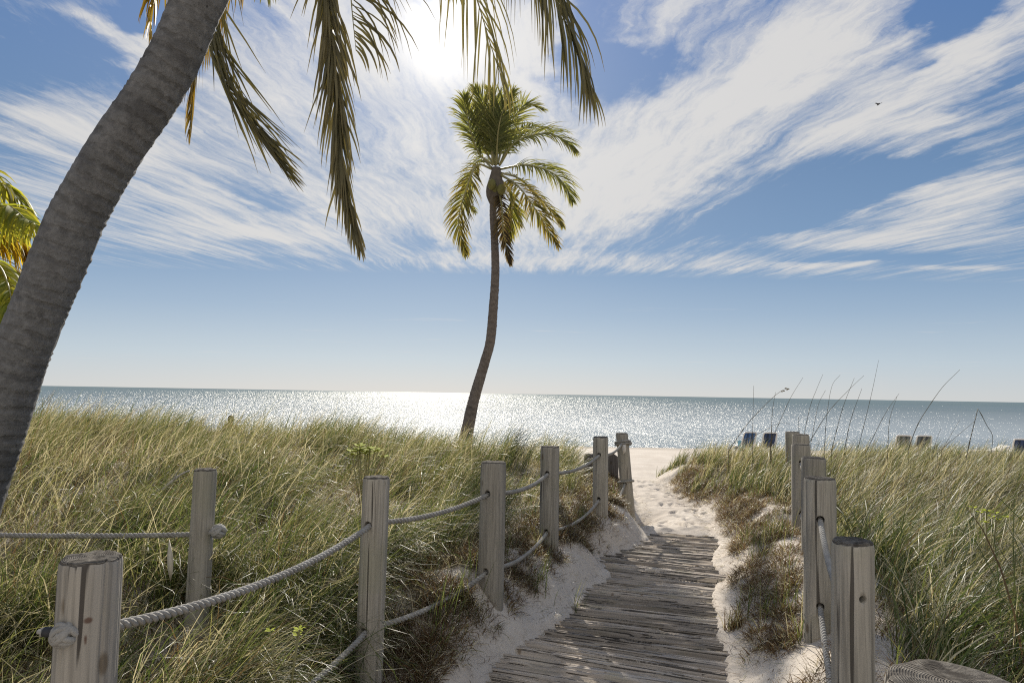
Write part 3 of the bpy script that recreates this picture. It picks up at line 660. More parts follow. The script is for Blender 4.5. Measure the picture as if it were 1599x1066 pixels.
# --- the tall palm in the middle
Yc = 15.7
bc = at(731, 690, Yc)
pm = empty('palm_tree', (bc[0], bc[1], hz(bc[0], bc[1])), 'tall slender coconut palm with a curved thin trunk standing alone against the sea', 'palm tree')
BARK2 = bark_mat('dark palm bark', (.13, .11, .095), 14.)
trunk(PX_([(722, 715, Yc), (731, 665, Yc), (741, 620, Yc), (757, 565, Yc), (766, 530, Yc), (771, 470, Yc), (773.5, 420, Yc), (772, 370, Yc), (770, 330, Yc), (773, 285, Yc)]), [.18, .145, .125, .115, .11, .105, .096, .088, .082, .09], pm, BARK2, ring=.11, k=28, step=.02, amp=.07)
mb = MB()
c0, c1 = at(772, 322, Yc), at(775, 262, Yc); tt = np.linspace(0, 1, 9)[:, None]; mb.tube(c0+(c1-c0)*tt, np.array([.09, .15, .20, .215, .21, .18, .15, .12, .1]), 14)
o = mb.build('crown_fibre', simple('grey fibre', (.12, .10, .08), .95, .6, 9, bump=1.), pm)
H2 = (774, 270, Yc)
FR = [([(770, 258, 0), (748, 240, -.2), (735, 205, -.4), (726, 162, -.5), (725, 150, -.5)], GREEN, .62, 1.1, 0), ([(770, 258, 0), (765, 210, -.2), (755, 165, -.3), (742, 138, -.3)], GREEN, .6, .55, 0), ([(773, 258, 0), (771, 200, .3), (775, 160, .5), (764, 138, .6)], GREEN, .62, .5, 0),
      ([(775, 258, 0), (778, 205, -.3), (788, 165, -.4), (802, 143, -.5)], GREEN, .62, .6, 0), ([(777, 256, 0), (792, 205, .3), (818, 165, .5), (848, 171, .6)], GREEN, .6, .8, 0), ([(780, 258, 0), (806, 222, -.4), (850, 208, -.7), (880, 218, -.8), (897, 236, -.8)], GREEN, .66, 1.2, 0),
      ([(780, 258, 0), (800, 215, .8), (828, 198, 1.4), (858, 202, 1.8)], GREEN, .6, 1.1, 0), ([(782, 264, 0), (822, 258, -.5), (862, 270, -.8), (884, 292, -.9), (894, 314, -.9)], GREEN, .62, 1.2, 0), ([(782, 270, 0), (812, 280, .6), (845, 312, 1.1), (866, 335, 1.3), (878, 352, 1.3)], ((.14, .15, .055), (.25, .22, .10)), .6, 1.1, 0),
      ([(780, 272, 0), (808, 290, -.6), (835, 325, -1.), (855, 358, -1.1), (871, 384, -1.1)], ((.12, .13, .04), (.24, .19, .08)), .6, 1.1, 0), ([(778, 276, 0), (794, 296, .4), (800, 330, .7), (794, 372, .8)], ((.15, .17, .05), (.26, .25, .09)), .55, .8, 0),
      ([(774, 282, 0), (783, 320, -.2), (786, 362, -.3), (797, 413, -.3)], DARK, .36, .7, 1), ([(768, 264, 0), (745, 258, -.3), (730, 290, -.5), (716, 345, -.6), (727, 398, -.6)], ((.09, .10, .03), (.2, .17, .06)), .58, 1.0, 0), ([(768, 262, 0), (752, 250, .6), (736, 266, 1.1), (729, 310, 1.3), (741, 330, 1.4)], GREEN, .5, 1.2, 0),
      ([(774, 258, 0), (782, 215, 1.), (792, 205, 1.8), (798, 230, 2.3)], GREEN, .6, 1.0, 0), ([(774, 256, 0), (768, 225, .1), (768, 190, .1), (770, 175, .1)], GREEN, .5, .3, 0),
      ([(770, 256, 0), (752, 225, .3), (742, 190, .5), (744, 165, .6)], GREEN, .58, .7, 0), ([(776, 274, 0), (788, 300, 1.), (806, 330, 1.5), (812, 352, 1.7)], ((.14, .14, .04), (.25, .2, .07)), .5, 1., 0)]
for i, (pl, cc, ll, dr, dead) in enumerate(FR):
    frond(pm, [at(a, b, Yc+c) for a, b, c in pl], ll*1.1, 72, (56, 18), dr*.26, .030, cc, 40+i, .03, start=.16, lm=LEAF2, up=(.1, -.75, .65), label='dead dark frond hanging by the trunk' if dead else None)
for i in range(4):
    c = at(768+i*5, 288+(i % 2)*8, Yc-.25+.12*(i % 3)); mb = MB(); mb.ball(c, (.10, .10, .13), 14, 10); mb.build('coconut', bpy.data.materials['coconut husk'], pm)
# --- the sunlit palm behind the leaning trunk at the left edge
Yl = 7.6
bl = at(-110, 700, Yl)
pl_ = empty('palm_tree', (bl[0], bl[1], hz(bl[0], bl[1])), 'yellow green sunlit palm fronds at the left edge, behind the leaning trunk', 'palm tree')
trunk(PX_([(-118, 800, Yl), (-112, 640, Yl), (-100, 500, Yl), (-95, 400, Yl)]), [.2, .16, .14, .14], pl_, BARK2, ring=.09, k=28, step=.02)
LF = [([(-95, 390), (-50, 300), (-5, 285), (25, 305), (44, 330)], 0), ([(-95, 390), (-40, 335), (10, 322), (40, 342), (60, 352)], -.5), ([(-95, 395), (-40, 372), (10, 372), (40, 392), (58, 420)], .3), ([(-95, 400), (-45, 400), (0, 410), (25, 435), (34, 468)], -.3),
      ([(-95, 405), (-50, 425), (-10, 445), (8, 475), (8, 505)], .4), ([(-95, 390), (-70, 300), (-40, 270), (-10, 282)], .6), ([(-95, 405), (-110, 460), (-125, 520)], .5), ([(-95, 390), (-55, 340), (-20, 335), (15, 352), (30, 392)], .8), ([(-95, 400), (-50, 395), (-5, 412), (14, 450), (20, 492)], -.8), ([(-95, 400), (-60, 415), (-25, 440), (-5, 490), (0, 540)], -.5), ([(-95, 390), (-150, 310), (-220, 330), (-260, 400)], 0), ([(-95, 390), (-110, 280), (-130, 250), (-170, 270)], -.6), ([(-95, 400), (-60, 440), (-30, 480), (-15, 540)], .1), ([(-95, 400), (-140, 400), (-190, 440), (-210, 500)], .5)]
for i, (q, dy) in enumerate(LF):
    frond(pl_, [at(a, b, Yl+dy*(j/2.)) for j, (a, b) in enumerate(q)], .62, 76, (58, 26), 1.0, .034, ((.30, .22, .02), (.5, .36, .04)) if i in (2, 3, 4, 9, 11, 12, 13) else FRESH, 80+i, .022, lm=LEAF2)

# ------------------------------------------------------------------ dune grass
BLADE = leaf_mat('grass blade', .47, .28, .42, (1.08, 1.05, .80))
def ribbons(root, L, w, az, lean, bend, col, seg=5, spin=None, wz=0.):
    n = len(root); t = np.linspace(0, 1, seg+1)
    dh = np.stack([np.cos(az), np.sin(az), np.zeros(n)], 1); X = root.copy(); pts = [X]
    for s in range(seg):
        th = lean+bend*((s+.6)/seg)**1.4
        d = np.sin(th)[:, None]*dh; d[:, 2] = np.cos(th); X = X+d*(L/seg)[:, None]; pts.append(X)
        az = az+ (0 if spin is None else spin/seg); dh = np.stack([np.cos(az), np.sin(az), np.zeros(n)], 1)
    pts = np.stack(pts, 1)
    ra = RNG.uniform(0, np.pi, n); Wd = np.stack([np.cos(ra), np.sin(ra), RNG.normal(0, .3, n)], 1)
    prof = np.array([.75, 1., .95, .8, .55, .08]) if seg == 5 else (np.array([.8, 1, .7, .1]) if seg == 3 else np.linspace(1, .1, seg+1))
    off = Wd[:, None, :]*(prof[None, :]*w[:, None]/2)[:, :, None]
    V = np.stack([pts-off, pts+off], 2).reshape(-1, 3)
    i = (np.arange(n)[:, None]*(seg+1)+np.arange(seg)[None, :]).ravel()*2
    return V, np.stack([i, i+1, i+3, i+2], 1), np.repeat(col, 2*(seg+1), 0)
class Field:
    def __init__(s): s.V = []; s.F = []; s.C = []; s.n = 0
    def add(s, V, Fs, C): s.V.append(V); s.F.append(Fs+s.n); s.C.append(C); s.n += len(V)
    def build(s, name, loc=None): return mesh(name, np.vstack(s.V), np.vstack(s.F), BLADE, loc=loc, smooth=True, col=np.vstack(s.C))
PAL = np.array([(.072, .106, .030), (.135, .16, .055), (.235, .225, .095), (.53, .475, .34), (.15, .095, .05)])
def tints(n, wts):
    k = RNG.choice(5, n, p=np.array(wts)/sum(wts)); return PAL[k]*RNG.uniform(.72, 1.28, n)[:, None]
def clear(x, y, margin=.0):
    ok = np.ones(len(x), bool)
    for k, (x0, y0, lx, zt) in centre.items(): ok &= (x-x0)**2+(y-y0)**2 > (POSTS[k][2]+.03+margin)**2
    return ok & (x*x+y*y > 1.1)
def scatter(n, x0, x1, y0, y1):
    """more samples near the viewer"""
    y = y0+(y1-y0)*RNG.uniform(0, 1, n)**1.25; x = RNG.uniform(0, 1, n)
    return x0+(x1-x0)*x, y
grass = Field()
def tufts(nt, side, ysp, nb, dmin):
    y = ysp[0]+(ysp[1]-ysp[0])*RNG.uniform(0, 1, nt)**1.15; hw = .95*y+1.6
    x = np.where(side < 0, pc(y)-RNG.uniform(0, 1, nt)*(hw+pc(y)), pc(y)+RNG.uniform(0, 1, nt)*(hw-pc(y)))
    sd_, d = pathd(x, y); dm = dmin(x, y)+.35*(fbm(x*1.3, y*1.3, 15, 2)-.5)
    dens = .45*fbm(x*.8+3, y*.8, 25, 3)+.55*fbm(x*2.0+3, y*2.0, 26, 2)
    ok = (d > dm) & clear(x, y) & (RNG.uniform(0, 1, nt) < sm(.43, .53, dens)*.96+.04)
    x, y, dens, d = x[ok], y[ok], dens[ok], d[ok]; n = len(x)
    cnt = np.maximum(6, (nb*RNG.uniform(.5, 1.5, n))).astype(int); idx = np.repeat(np.arange(n), cnt); N = len(idx)
    rx = x[idx]+RNG.normal(0, .048, N); ry = y[idx]+RNG.normal(0, .048, N)
    _, dd = pathd(rx, ry); near = sm(9, 3, ry)
    size = (.30+.86*fbm(x*.9+9, y*.9, 35, 2))*(.55+.45*sm(.2, 1.2, d))*np.where(side < 0, 1.0, .78)*(1-.45*np.exp(-((x+4.3)/.55)**2-((y-10.8)/2.6)**2)); wind = (fbm(x*.35, y*.35, 45, 2)-.5)*1.6
    az0 = np.where(side < 0, -.35, -.1)+wind
    ty = fbm(x*1.1+30, y*1.1, 55, 2)+RNG.normal(0, .11, n)
    L = size[idx]*RNG.uniform(.35, 1.0, N); az = az0[idx]+RNG.normal(0, .62, N)
    calm = sm(8.5, 5.5, ry); lean = np.abs(RNG.normal(.18+.24*calm, .2, N)); bend = RNG.uniform(.7, 2.3, N)*(.75+.4*calm)*(1.05 if side < 0 else .9)
    up = RNG.uniform(0, 1, N) < .12; bend[up] *= .35
    w = RNG.uniform(.0028, .0058, N)*(1+.055*np.maximum(ry-3, 0))
    root = np.stack([rx, ry, height(rx, ry, False)-.01], 1)
    T = ty[idx]; g1 = sm(.42, .62, T)[:, None]
    col = tints(N, (.27, .28, .19, .20, .06))*(1-g1)+tints(N, (.10, .15, .23, .38, .14))*g1
    grass.add(*ribbons(root, L, w, az, lean, bend, col, 5, RNG.normal(0, .5, N)))
tufts(5200, -1, (1.2, 16.5), 34, lambda x, y: .62+.38*sm(3.4, 4.3, y)-.1*sm(6, 8, y))
tufts(1700, -1, (1.2, 5.0), 34, lambda x, y: .62+.38*sm(3.4, 4.3, y))
tufts(3900, 1, (1.4, 15.), 34, lambda x, y: .85-.55*sm(6, 11, y))
tufts(900, 1, (1.4, 5.0), 34, lambda x, y: .85+0*x)
# long arching blades of the nearer tussocks
def tussock(x, y, n, L, az, spread=.9, wts=(.35, .32, .16, .14, .03), w=(.004, .008), rad=.09, bend=(.6, 1.7), lean=.25):
    rx = x+RNG.normal(0, rad, n); ry = y+RNG.normal(0, rad, n); root = np.stack([rx, ry, height(rx, ry, False)-.01], 1)
    return ribbons(root, L*RNG.uniform(.5, 1.1, n), RNG.uniform(*w, n), az+RNG.normal(0, spread, n), np.abs(RNG.normal(lean, .15, n)), RNG.uniform(*bend, n), tints(n, wts), 5, RNG.normal(0, .35, n))
for (tx, ty, n, L, az) in [(2.35, 3.05, 260, .95, .2), (2.8, 3.4, 260, 1.0, .1), (3.1, 2.7, 240, 1.0, .3), (2.5, 2.3, 200, .85, .2), (1.75, 1.75, 180, .62, .1), (2.1, 1.5, 220, .7, .3), (3.4, 3.9, 240, .9, .1), (3.0, 4.6, 220, .85, 0), (2.6, 4.9, 160, .7, 0), (2.0, 2.0, 170, .7, -.2),
                           (-1.5, 2.7, 190, .62, -.4), (-1.95, 3.1, 190, .7, -.2), (-2.3, 2.5, 170, .6, 0), (-1.45, 3.5, 170, .7, -.3), (-2.5, 4.7, 190, .7, -.2), (-2.1, 4.35, 190, .65, -.3), (-2.85, 5.2, 190, .7, -.2), (-1.85, 4.55, 150, .65, -.3), (-1.5, 2.1, 150, .5, -.3), (-2.0, 2.6, 150, .55, -.1), (1.72, 2.75, 150, .6, .1), (1.95, 3.2, 150, .62, .2), (2.25, 3.6, 170, .6, .1), (1.5, 2.25, 110, .5, .1), (2.45, 4.3, 170, .6, 0), (-2.6, 3.9, 200, .75, -.2), (-1.6, 4.9, 190, .75, -.3), (-2.3, 5.2, 190, .75, -.3), (-.95, 4.9, 170, .75, -.5), (-.55, 5.3, 190, .75, -.6), (-.3, 6.4, 170, .7, -.5)]:
    grass.add(*tussock(tx, ty, n, L, az))
# long straw blades lying over the tops, and thin upright flower stalks with seed heads
def drape(N, side, ysp, Lr, wts, lean, bend, hd=0):
    y = ysp[0]+(ysp[1]-ysp[0])*RNG.uniform(0, 1, N)**1.1; hw = .95*y+1.6
    x = np.where(side < 0, pc(y)-RNG.uniform(0, 1, N)*(hw+pc(y)), pc(y)+RNG.uniform(0, 1, N)*(hw-pc(y)))
    _, d = pathd(x, y); ok = (d > 1.0) & clear(x, y) & (RNG.uniform(0, 1, N) < sm(.36, .6, fbm(x*.7+11, y*.7, 95, 2))); x, y = x[ok], y[ok]; n = len(x)
    root = np.stack([x, y, height(x, y, False)-.01], 1); az = -.3+1.4*(fbm(x*.5, y*.5, 97, 2)-.5)+RNG.normal(0, .35, n)
    grass.add(*ribbons(root, RNG.uniform(*Lr, n), RNG.uniform(.003, .0055, n)*(1+.05*np.maximum(y-3, 0)), az, np.abs(RNG.normal(lean, .14, n)), RNG.uniform(*bend, n), tints(n, wts), 5, RNG.normal(0, .3, n)))
drape(9000, -1, (2.2, 13), (.6, 1.05), (.05, .15, .28, .50, .02), .38, (.9, 1.9))
drape(6000, 1, (1.8, 12), (.42, .72), (.05, .2, .3, .43, .02), .34, (.7, 1.7))
drape(1500, -1, (7, 15), (.55, .95), (.5, .3, .1, .05, .05), .25, (.3, .9))
drape(900, 1, (5, 13), (.45, .68), (.4, .3, .15, .1, .05), .25, (.3, .9))
tag(grass.build('dune_grass'), kind='stuff')
# low matted dead growth under the blades and on the banks
thatch = Field()
def mat_(N, side, ysp, sel, Lr=(.08, .30)):
    y = ysp[0]+(ysp[1]-ysp[0])*RNG.uniform(0, 1, N)**1.3; hw = .95*y+1.4
    x = np.where(side < 0, pc(y)-RNG.uniform(0, 1, N)*(hw+pc(y)), pc(y)+RNG.uniform(0, 1, N)*(hw-pc(y)))
    _, d = pathd(x, y); ok = sel(x, y, d) & clear(x, y); x, y = x[ok], y[ok]; n = len(x)
    root = np.stack([x, y, height(x, y, False)-.005], 1)
    col = tints(n, (.02, .06, .12, .26, .54))
    thatch.add(*ribbons(root, RNG.uniform(*Lr, n)*1.0, RNG.uniform(.0022, .005, n)*(1+.05*np.maximum(y-3, 0)), RNG.uniform(0, 6.28, n), RNG.uniform(.1, 1.2, n), RNG.uniform(.3, 1.6, n), col, 3, RNG.normal(0, 1.6, n)))
mat_(185000, -1, (1.2, 14.5), lambda x, y, d: d > .24+.45*(1-fbm(x*1.7, y*1.7, 65, 2)))
mat_(100000, 1, (1.4, 14.), lambda x, y, d: d > .62+.8*(1-fbm(x*2.6, y*2.6, 65, 2))-.35*sm(6, 9, y)-.25*sm(4.5, 3, y))
# ragged brown clumps rooted in the sand of both banks
for i in range(470):
    sdv = 1 if i < 210 else -1; y = random.uniform(2.4, 12.5) if sdv > 0 else random.uniform(3.2, 11.); d = abs(random.gauss(0, .33))+(.17 if sdv > 0 else .27)
    if sdv > 0 and y < 4 and d < .3: continue
    x = pc(y)+sdv*(pw(y)+d); n = random.randint(110, 330); r = random.uniform(.05, .13); dome = r*random.uniform(.3, .75)
    ra_ = np.sqrt(RNG.uniform(0, 1, n))*r; rt_ = RNG.uniform(0, 6.28, n)
    rx = x+ra_*np.cos(rt_)*1.3; ry = y+ra_*np.sin(rt_); ok = clear(rx, ry); rx, ry, ra_, rt_ = rx[ok], ry[ok], ra_[ok], rt_[ok]; n = len(rx)
    if n == 0: continue
    root = np.stack([rx, ry, height(rx, ry, False)-.012+dome*(1-(ra_/r)**2)], 1)
    thatch.add(*ribbons(root, RNG.uniform(.04, .13, n), RNG.uniform(.0025, .0055, n), rt_+RNG.normal(0, .9, n), RNG.uniform(.2, 1.5, n), RNG.uniform(.3, 2.0, n), tints(n, (.0, .02, .06, .17, .75))*RNG.uniform(.7, 1.3), 3, RNG.normal(0, 1.2, n)))
    if random.random() < .10:
        n = random.randint(5, 16); grass.n  # a few green shoots
        thatch.add(*tussock(x, y, n, random.uniform(.15, .36), random.uniform(-1, 1), 1.2, (.4, .3, .2, .1, 0), (.0035, .006), .04, (.1, .7), .15))
tag(thatch.build('dead_grass'), kind='stuff')
# dry litter lying on the sand
lit = Field(); N = 9500
y = RNG.uniform(2.4, 13, N); sdv = RNG.choice([-1, 1], N); d = np.abs(RNG.normal(0, .45, N))-.12; x = pc(y)+sdv*(pw(y)+d)
ok = clear(x, y); x, y = x[ok], y[ok]; n = len(x)
root = np.stack([x, y, height(x, y)+.006], 1)
lit.add(*ribbons(root, RNG.uniform(.02, .13, n), RNG.uniform(.0018, .0042, n), RNG.uniform(0, 6.28, n), RNG.uniform(1.35, 1.6, n), RNG.uniform(-.1, .25, n), tints(n, (.0, .03, .10, .3, .57)), 3, RNG.normal(0, 1., n)))
tag(lit.build('plant_litter'), kind='stuff')

# --- tufts standing on their own in the sand
def lone(px, py, Y, n, L, az, label, wts, bend=(.1, .9), rad=.03, dz=0):
    p = at(px, py, Y); x, y = p[0], p[1]
    V, Fs, C = tussock(x, y, n, L, az, 1.1, wts, (.003, .0065), rad, bend, .12)
    o = mesh('grass_tuft', V, Fs, BLADE, loc=(x, y, hz(x, y)), col=C); tag(o, label, 'grass tuft', 'lone grass tufts beside the boardwalk')
BRN = (.0, .03, .12, .25, .6); GRN = (.5, .35, .1, .05, 0)
lone(1147, 960, 4.75, 170, .17, 0, 'small brown dry tuft on bare sand at the right edge of the boardwalk', BRN, (.2, 1.6), .03)
lone(1153, 945, 4.85, 12, .30, 0, 'few thin green shoots rising out of the small brown tuft by the boardwalk', GRN, (.05, .5), .03)
lone(700, 880, 4.15, 16, .46, .2, 'upright bright green shoots between the second and third left posts', GRN, (.02, .35), .05)
lone(735, 875, 4.55, 9, .40, .8, 'green shoots close left of the post on the sand bank', GRN, (.05, .4), .04)
lone(840, 885, 5.2, 26, .30, .3, 'loose green tuft on the sandy bank right of the third left post', GRN, (.1, .9), .05)
lone(905, 905, 5.3, 10, .26, .3, 'sparse dark green blades on sand at the left boardwalk edge', GRN, (.1, .9), .03)
lone(530, 900, 3.7, 12, .50, .1, 'tall green blades left of the square-shouldered post', GRN, (.02, .3), .05)
lone(1225, 870, 4.6, 18, .36, .2, 'upright green blades left of the stout greenish post', GRN, (.02, .4), .08)
lone(1190, 800, 6.4, 34, .3, .2, 'green and yellow tuft on the right sand bank beyond the boardwalk end', GRN, (.1, .9), .08)
# --- small leafy plants
YLEAF = simple('yellow green leaf', (.36, .40, .03), .8, .3, 40, .1, 0)
def leafy(px, py, Y, n, L, label, spread):
    p = at(px, py, Y); gz_ = hz(p[0], p[1]); e = empty('leafy_plant', (p[0], p[1], gz_), label, 'plant')
    mb = MB(); 
    st = MB(); lf = MB()
    for i in range(n):
        a = RNG.uniform(0, 6.28); q = p+np.array([spread*RNG.normal(), spread*.6*RNG.normal(), spread*.45*RNG.normal()])
        st.tube([np.array([p[0], p[1], gz_]), (q+[p[0], p[1], gz_])/2+[0, 0, .02], q], .003, 5)
        for j in range(4):
            b_ = a+j*1.6; d = np.array([math.cos(b_), math.sin(b_), .3]); sd2 = np.array([-math.sin(b_), math.cos(b_), .2]); 
            lf.add([q, q+d*L*.5+sd2*L*.25, q+d*L, q+d*L*.5-sd2*L*.25+[0, 0, .005]], [(0, 1, 2, 3)])
    st.build('stem', STALK, e); lf.build('foliage', YLEAF, e)
leafy(572, 704, 6.0, 20, .075, 'small bright yellow green leafy plant in the middle of the left dune grass', .07)
leafy(1538, 800, 4.1, 9, .035, 'few small yellow flower heads low in the right dune grass', .05)
leafy(450, 985, 3.0, 4, .03, 'tiny bright green sprig under the upper left rope', .04)
# --- pale dry leaf standing up in the grass
mb = MB(); a = at(266, 908, 3.3); b_ = at(264, 842, 3.3); w_ = np.array([.02, 0, 0]); md_ = a+(b_-a)*.6
mb.add([a, a+(b_-a)*.3+w_*.8+[0, -.006, 0], md_+w_+[0, -.01, 0], b_, md_-w_*.7+[0, .004, 0], a+(b_-a)*.3-w_*.6], [(0, 1, 2, 3, 4, 5)])
o = mb.build('dry_leaf', simple('bleached leaf', (.42, .38, .30), .6, .2, 60), loc=a); o.modifiers.new('s', 'SOLIDIFY').thickness = .003
tag(o, 'pale bleached leaf standing upright in the grass, left of the knotted post', 'dry leaf')
# --- driftwood sticks lying in the left dune
mb = MB(); P = spline([at(254, 765, 5.6), at(268, 752, 5.6), at(280, 742, 5.65), at(296, 734, 5.7)], 14); mb.tube(P, np.linspace(.014, .006, 14), 7); mb.tube(spline([at(272, 749, 5.6), at(276, 738, 5.6), at(283, 728, 5.6)], 8), np.linspace(.007, .003, 8), 6)
o = mb.build('dead_branch', simple('bleached wood', (.38, .34, .28), .8, .3, 50), loc=P[0]); tag(o, 'short forked bleached branch caught in the grass left of the knotted post', 'branch')

# ------------------------------------------------------------------ tall grass stalks on the right dune
STEM = simple('dry stalk', (.10, .085, .05), .7, .35, 60); SEED = simple('seed head', (.22, .17, .09), .8)
ST = [([(1175, 690), (1176, 640), (1177, 602)], .6, 'hair-thin vertical stalk right above the brightest blue beach chair'),
 ([(1138, 704), (1150, 685), (1171, 657), (1205, 622), (1222, 609), (1231, 606)], 1.5, 'arching stalk leaning right with a small drooping seed head at its tip'),
 ([(1204, 695), (1206, 644), (1211, 612)], 1.2, 'straight dark stalk rising just behind the second blue beach chair'),
 ([(1203, 692), (1218, 657), (1235, 620), (1254, 589)], 1.0, 'long slanting stalk crossing above the second blue beach chair, tip high in the sky'),
 ([(1160, 688), (1190, 674), (1218, 660), (1234, 662)], .8, 'low bent stalk lying nearly level across the two blue beach chairs'),
 ([(1254, 686), (1265, 635), (1275, 608), (1285, 584)], 1.1, 'slim stalk standing over the farthest right fence post, leaning slightly right'),
 ([(1266, 694), (1277, 635), (1289, 609)], .7, 'faint thin stalk right of the farthest fence post, short of the sky'),
 ([(1287, 704), (1291, 650), (1299, 603), (1312, 585)], .9, 'stalk with a gently curved top right of the far post tops'),
 ([(1258, 700), (1293, 644), (1325, 609), (1349, 586)], 1.2, 'long diagonal stalk crossing several upright ones, lowest slant of that bunch'),
 ([(1298, 704), (1316, 637), (1334, 590)], 1.4, 'jointed dark stalk at the middle of the bunch, tip above the horizon'),
 ([(1319, 700), (1329, 654), (1346, 606)], 1.5, 'short dark stalk with two joints, just left of the tallest stalk'),
 ([(1338, 706), (1350, 660), (1362, 610), (1372, 562)], 1.2, 'tallest stalk of the right dune, reaching highest into the sky'),
 ([(1352, 706), (1381, 648), (1404, 614)], 1.0, 'slanting stalk right of the tallest one, meeting an upright one at its tip'),
 ([(1386, 712), (1389, 657), (1401, 618)], 1.1, 'near vertical stalk left of the two grey beach chairs'),
 ([(1418, 702), (1432, 665), (1448, 638), (1472, 604), (1499, 577)], 1.6, 'long bowed stalk curving right above the two grey beach chairs'),
 ([(1456, 712), (1462, 688), (1469, 669)], .8, 'short thin stalk right of the two grey beach chairs'),
 ([(1470, 704), (1484, 680), (1499, 655)], .8, 'short slanting stalk midway between grey chairs and the broken reed'),
 ([(1464, 706), (1495, 680), (1521, 658)], .7, 'thin stalk slanting up to touch the broken reed'),
 ([(1506, 740), (1512, 700), (1519, 670), (1527, 638), (1533, 648), (1541, 664), (1549, 677), (1550, 690), (1547, 708)], 2.0, 'broken reed bent sharply over at its top like an upside-down V'),
 ([(1248, 684), (1247.5, 665), (1247, 650)], 1.6, 'stubby upright stick just above the far right fence posts')]
for i, (pl, wd, lab) in enumerate(ST):
    Y = 8.6+((i*37) % 17)/10.
    P = spline([at(a, b, Y) for a, b in pl], 30); x, y = P[0][0], P[0][1]
    if i in (18,): P = np.array([P[0]-np.array([0, 0, .3])]+[at(a, b, Y) for a, b in pl]); P = np.vstack([spline(P[:5], 16), spline(P[4:], 14)[1:]])
    else: P = np.vstack([[P[0]-np.array([0, 0, .28])], P])
    n = len(P); mb = MB(); rad = np.linspace(.0042, .0016, n)*(.4+.6*wd)
    for q in (9, 17): rad[min(q, n-1)] *= 1.5
    mb.tube(P, np.maximum(rad, .0018), 6)
    e = empty('grass_stalk', (P[0][0], P[0][1], P[0][2]), lab, 'grass stalk', 'tall stalks on the right dune'); mb.build('stalk', STEM, e)
    if i == 1:
        s = MB(); 
        for q, (a, b) in enumerate([(1231, 607), (1227, 606), (1224, 610), (1221, 611), (1229, 608)]): s.ball(at(a, b, Y), (.016, .008, .007), 8, 6)
        s.build('seed_head', SEED, e)

# ------------------------------------------------------------------ beach furniture, person, bird
WHT = simple('white frame plastic', (.72, .70, .66), .4, .05, 10, .5, 0)
def sling(name, c):
    m, g, b = material(name); p = g.coord(); w = g.new('ShaderNodeTexWave', wave_type='BANDS', bands_direction='X'); g.put(w.inputs[0], p); w.inputs['Scale'].default_value = 1.6
    g.put(b.inputs['Base Color'], g.mix(g.mr(w.outputs['Fac'], .35, .65), c4(c), c4([x*.45 for x in c]))); b.inputs['Roughness'].default_value = .8; return m
BLUE = sling('blue sling fabric', (.04, .105, .26)); GREY = sling('faded grey sling', (.14, .16, .17)); NAVY = sling('navy sling', (.03, .055, .13))
def chair(px, Y, rz, fab, lab):
    p = at(px, 700, Y); x, y = p[0], p[1]; zg = hz(x, y); e = empty('beach_chair', (0, 0, 0), lab, 'beach chair', 'beach chairs facing the sea')
    w = .30
    # chair looks along +y (to the sea); back rest leans towards the camera
    bk = MB(); rr = 0.034
    a0, a1 = np.array([0, -.05, .36]), np.array([0, -.42, 1.02])
    mb = MB(); bx = np.array([w, 0, 0])
    mb.tube(spline([a0-bx, (a0+a1)/2-bx, a1-bx*.95, a1+[-w*.7, -.02, .05], a1+[w*.7, -.02, .05], a1+bx*.95, (a0+a1)/2+bx, a0+bx], 40), rr, 8)
    mb.tube([[-w, -.05, .36], [-w, .55, .40], [-w, .98, .24]], rr, 8); mb.tube([[w, -.05, .36], [w, .55, .40], [w, .98, .24]], rr, 8); mb.tube([[-w, .98, .24], [w, .98, .24]], rr, 8)
    mb.build('frame', WHT, e)
    s = np.linspace(0, 1, 12); V = []; fs = []
    for t in s:
        for q in np.linspace(-1, 1, 9):
            c = a0+(a1-a0)*(t*1.02)+[0, -.03*(1-q*q)*math.sin(t*3.1), 0.012]; V.append([q*w*.86, c[1], c[2]])
    for i in range(11):
        for j in range(8): fs.append((i*9+j, i*9+j+1, (i+1)*9+j+1, (i+1)*9+j))
    o = mesh('back_sling', V, fs, fab, e); o.modifiers.new('s', 'SOLIDIFY').thickness = .012
    V = []
    for t in s:
        for q in np.linspace(-1, 1, 9): V.append([q*w*.93, -.03+.98*t, .37+(.03 if t < .6 else .03-.16*(t-.6)/.4)-.04*(1-q*q)*math.sin(t*3.1)])
    o = mesh('seat_sling', V, fs, fab, e); o.modifiers.new('s', 'SOLIDIFY').thickness = .012
    mb = MB(); mb.tube([a1+[-w*.6, .06, -.05], a1+[0, .065, -.04], a1+[w*.6, .06, -.05]], .05, 10); mb.build('head_pillow', fab, e)
    for sx_ in (-1, 1):
        mb = MB(); mb.box((sx_*(w+.03), .12, .58), (.06, .46, .03)); mb.build('armrest', WHT, e, smooth=False)
        mb = MB(); mb.tube([[sx_*w, -.2, .60], [sx_*(w+.03), .0, .3], [sx_*(w+.03), .18, .0]], rr, 8); mb.build('leg', WHT, e)
        mb = MB(); mb.tube([[sx_*(w+.03), .32, .57], [sx_*(w+.03), .1, .3], [sx_*(w+.03), -.25, .0]], rr, 8); mb.build('leg', WHT, e)
    e.location = (x, y, zg); e.rotation_euler = (0, 0, R(rz)); return e
chair(1166, 32.0, 4, BLUE, 'bright blue beach chair with a pale towel beside it, leftmost above the grass')
chair(1199, 31.8, -5, NAVY, 'dark blue beach chair behind stalks, next to the bright blue one')
chair(1408, 31.0, -16, GREY, 'faded grey beach chair showing above the right dune grass, left of a matching pair')
chair(1439, 31.0, -14, GREY, 'faded grey beach chair showing above the right dune grass, right of a matching pair')
chair(1592, 29.0, -22, NAVY, 'navy beach chair with white frame at the right edge of the picture')
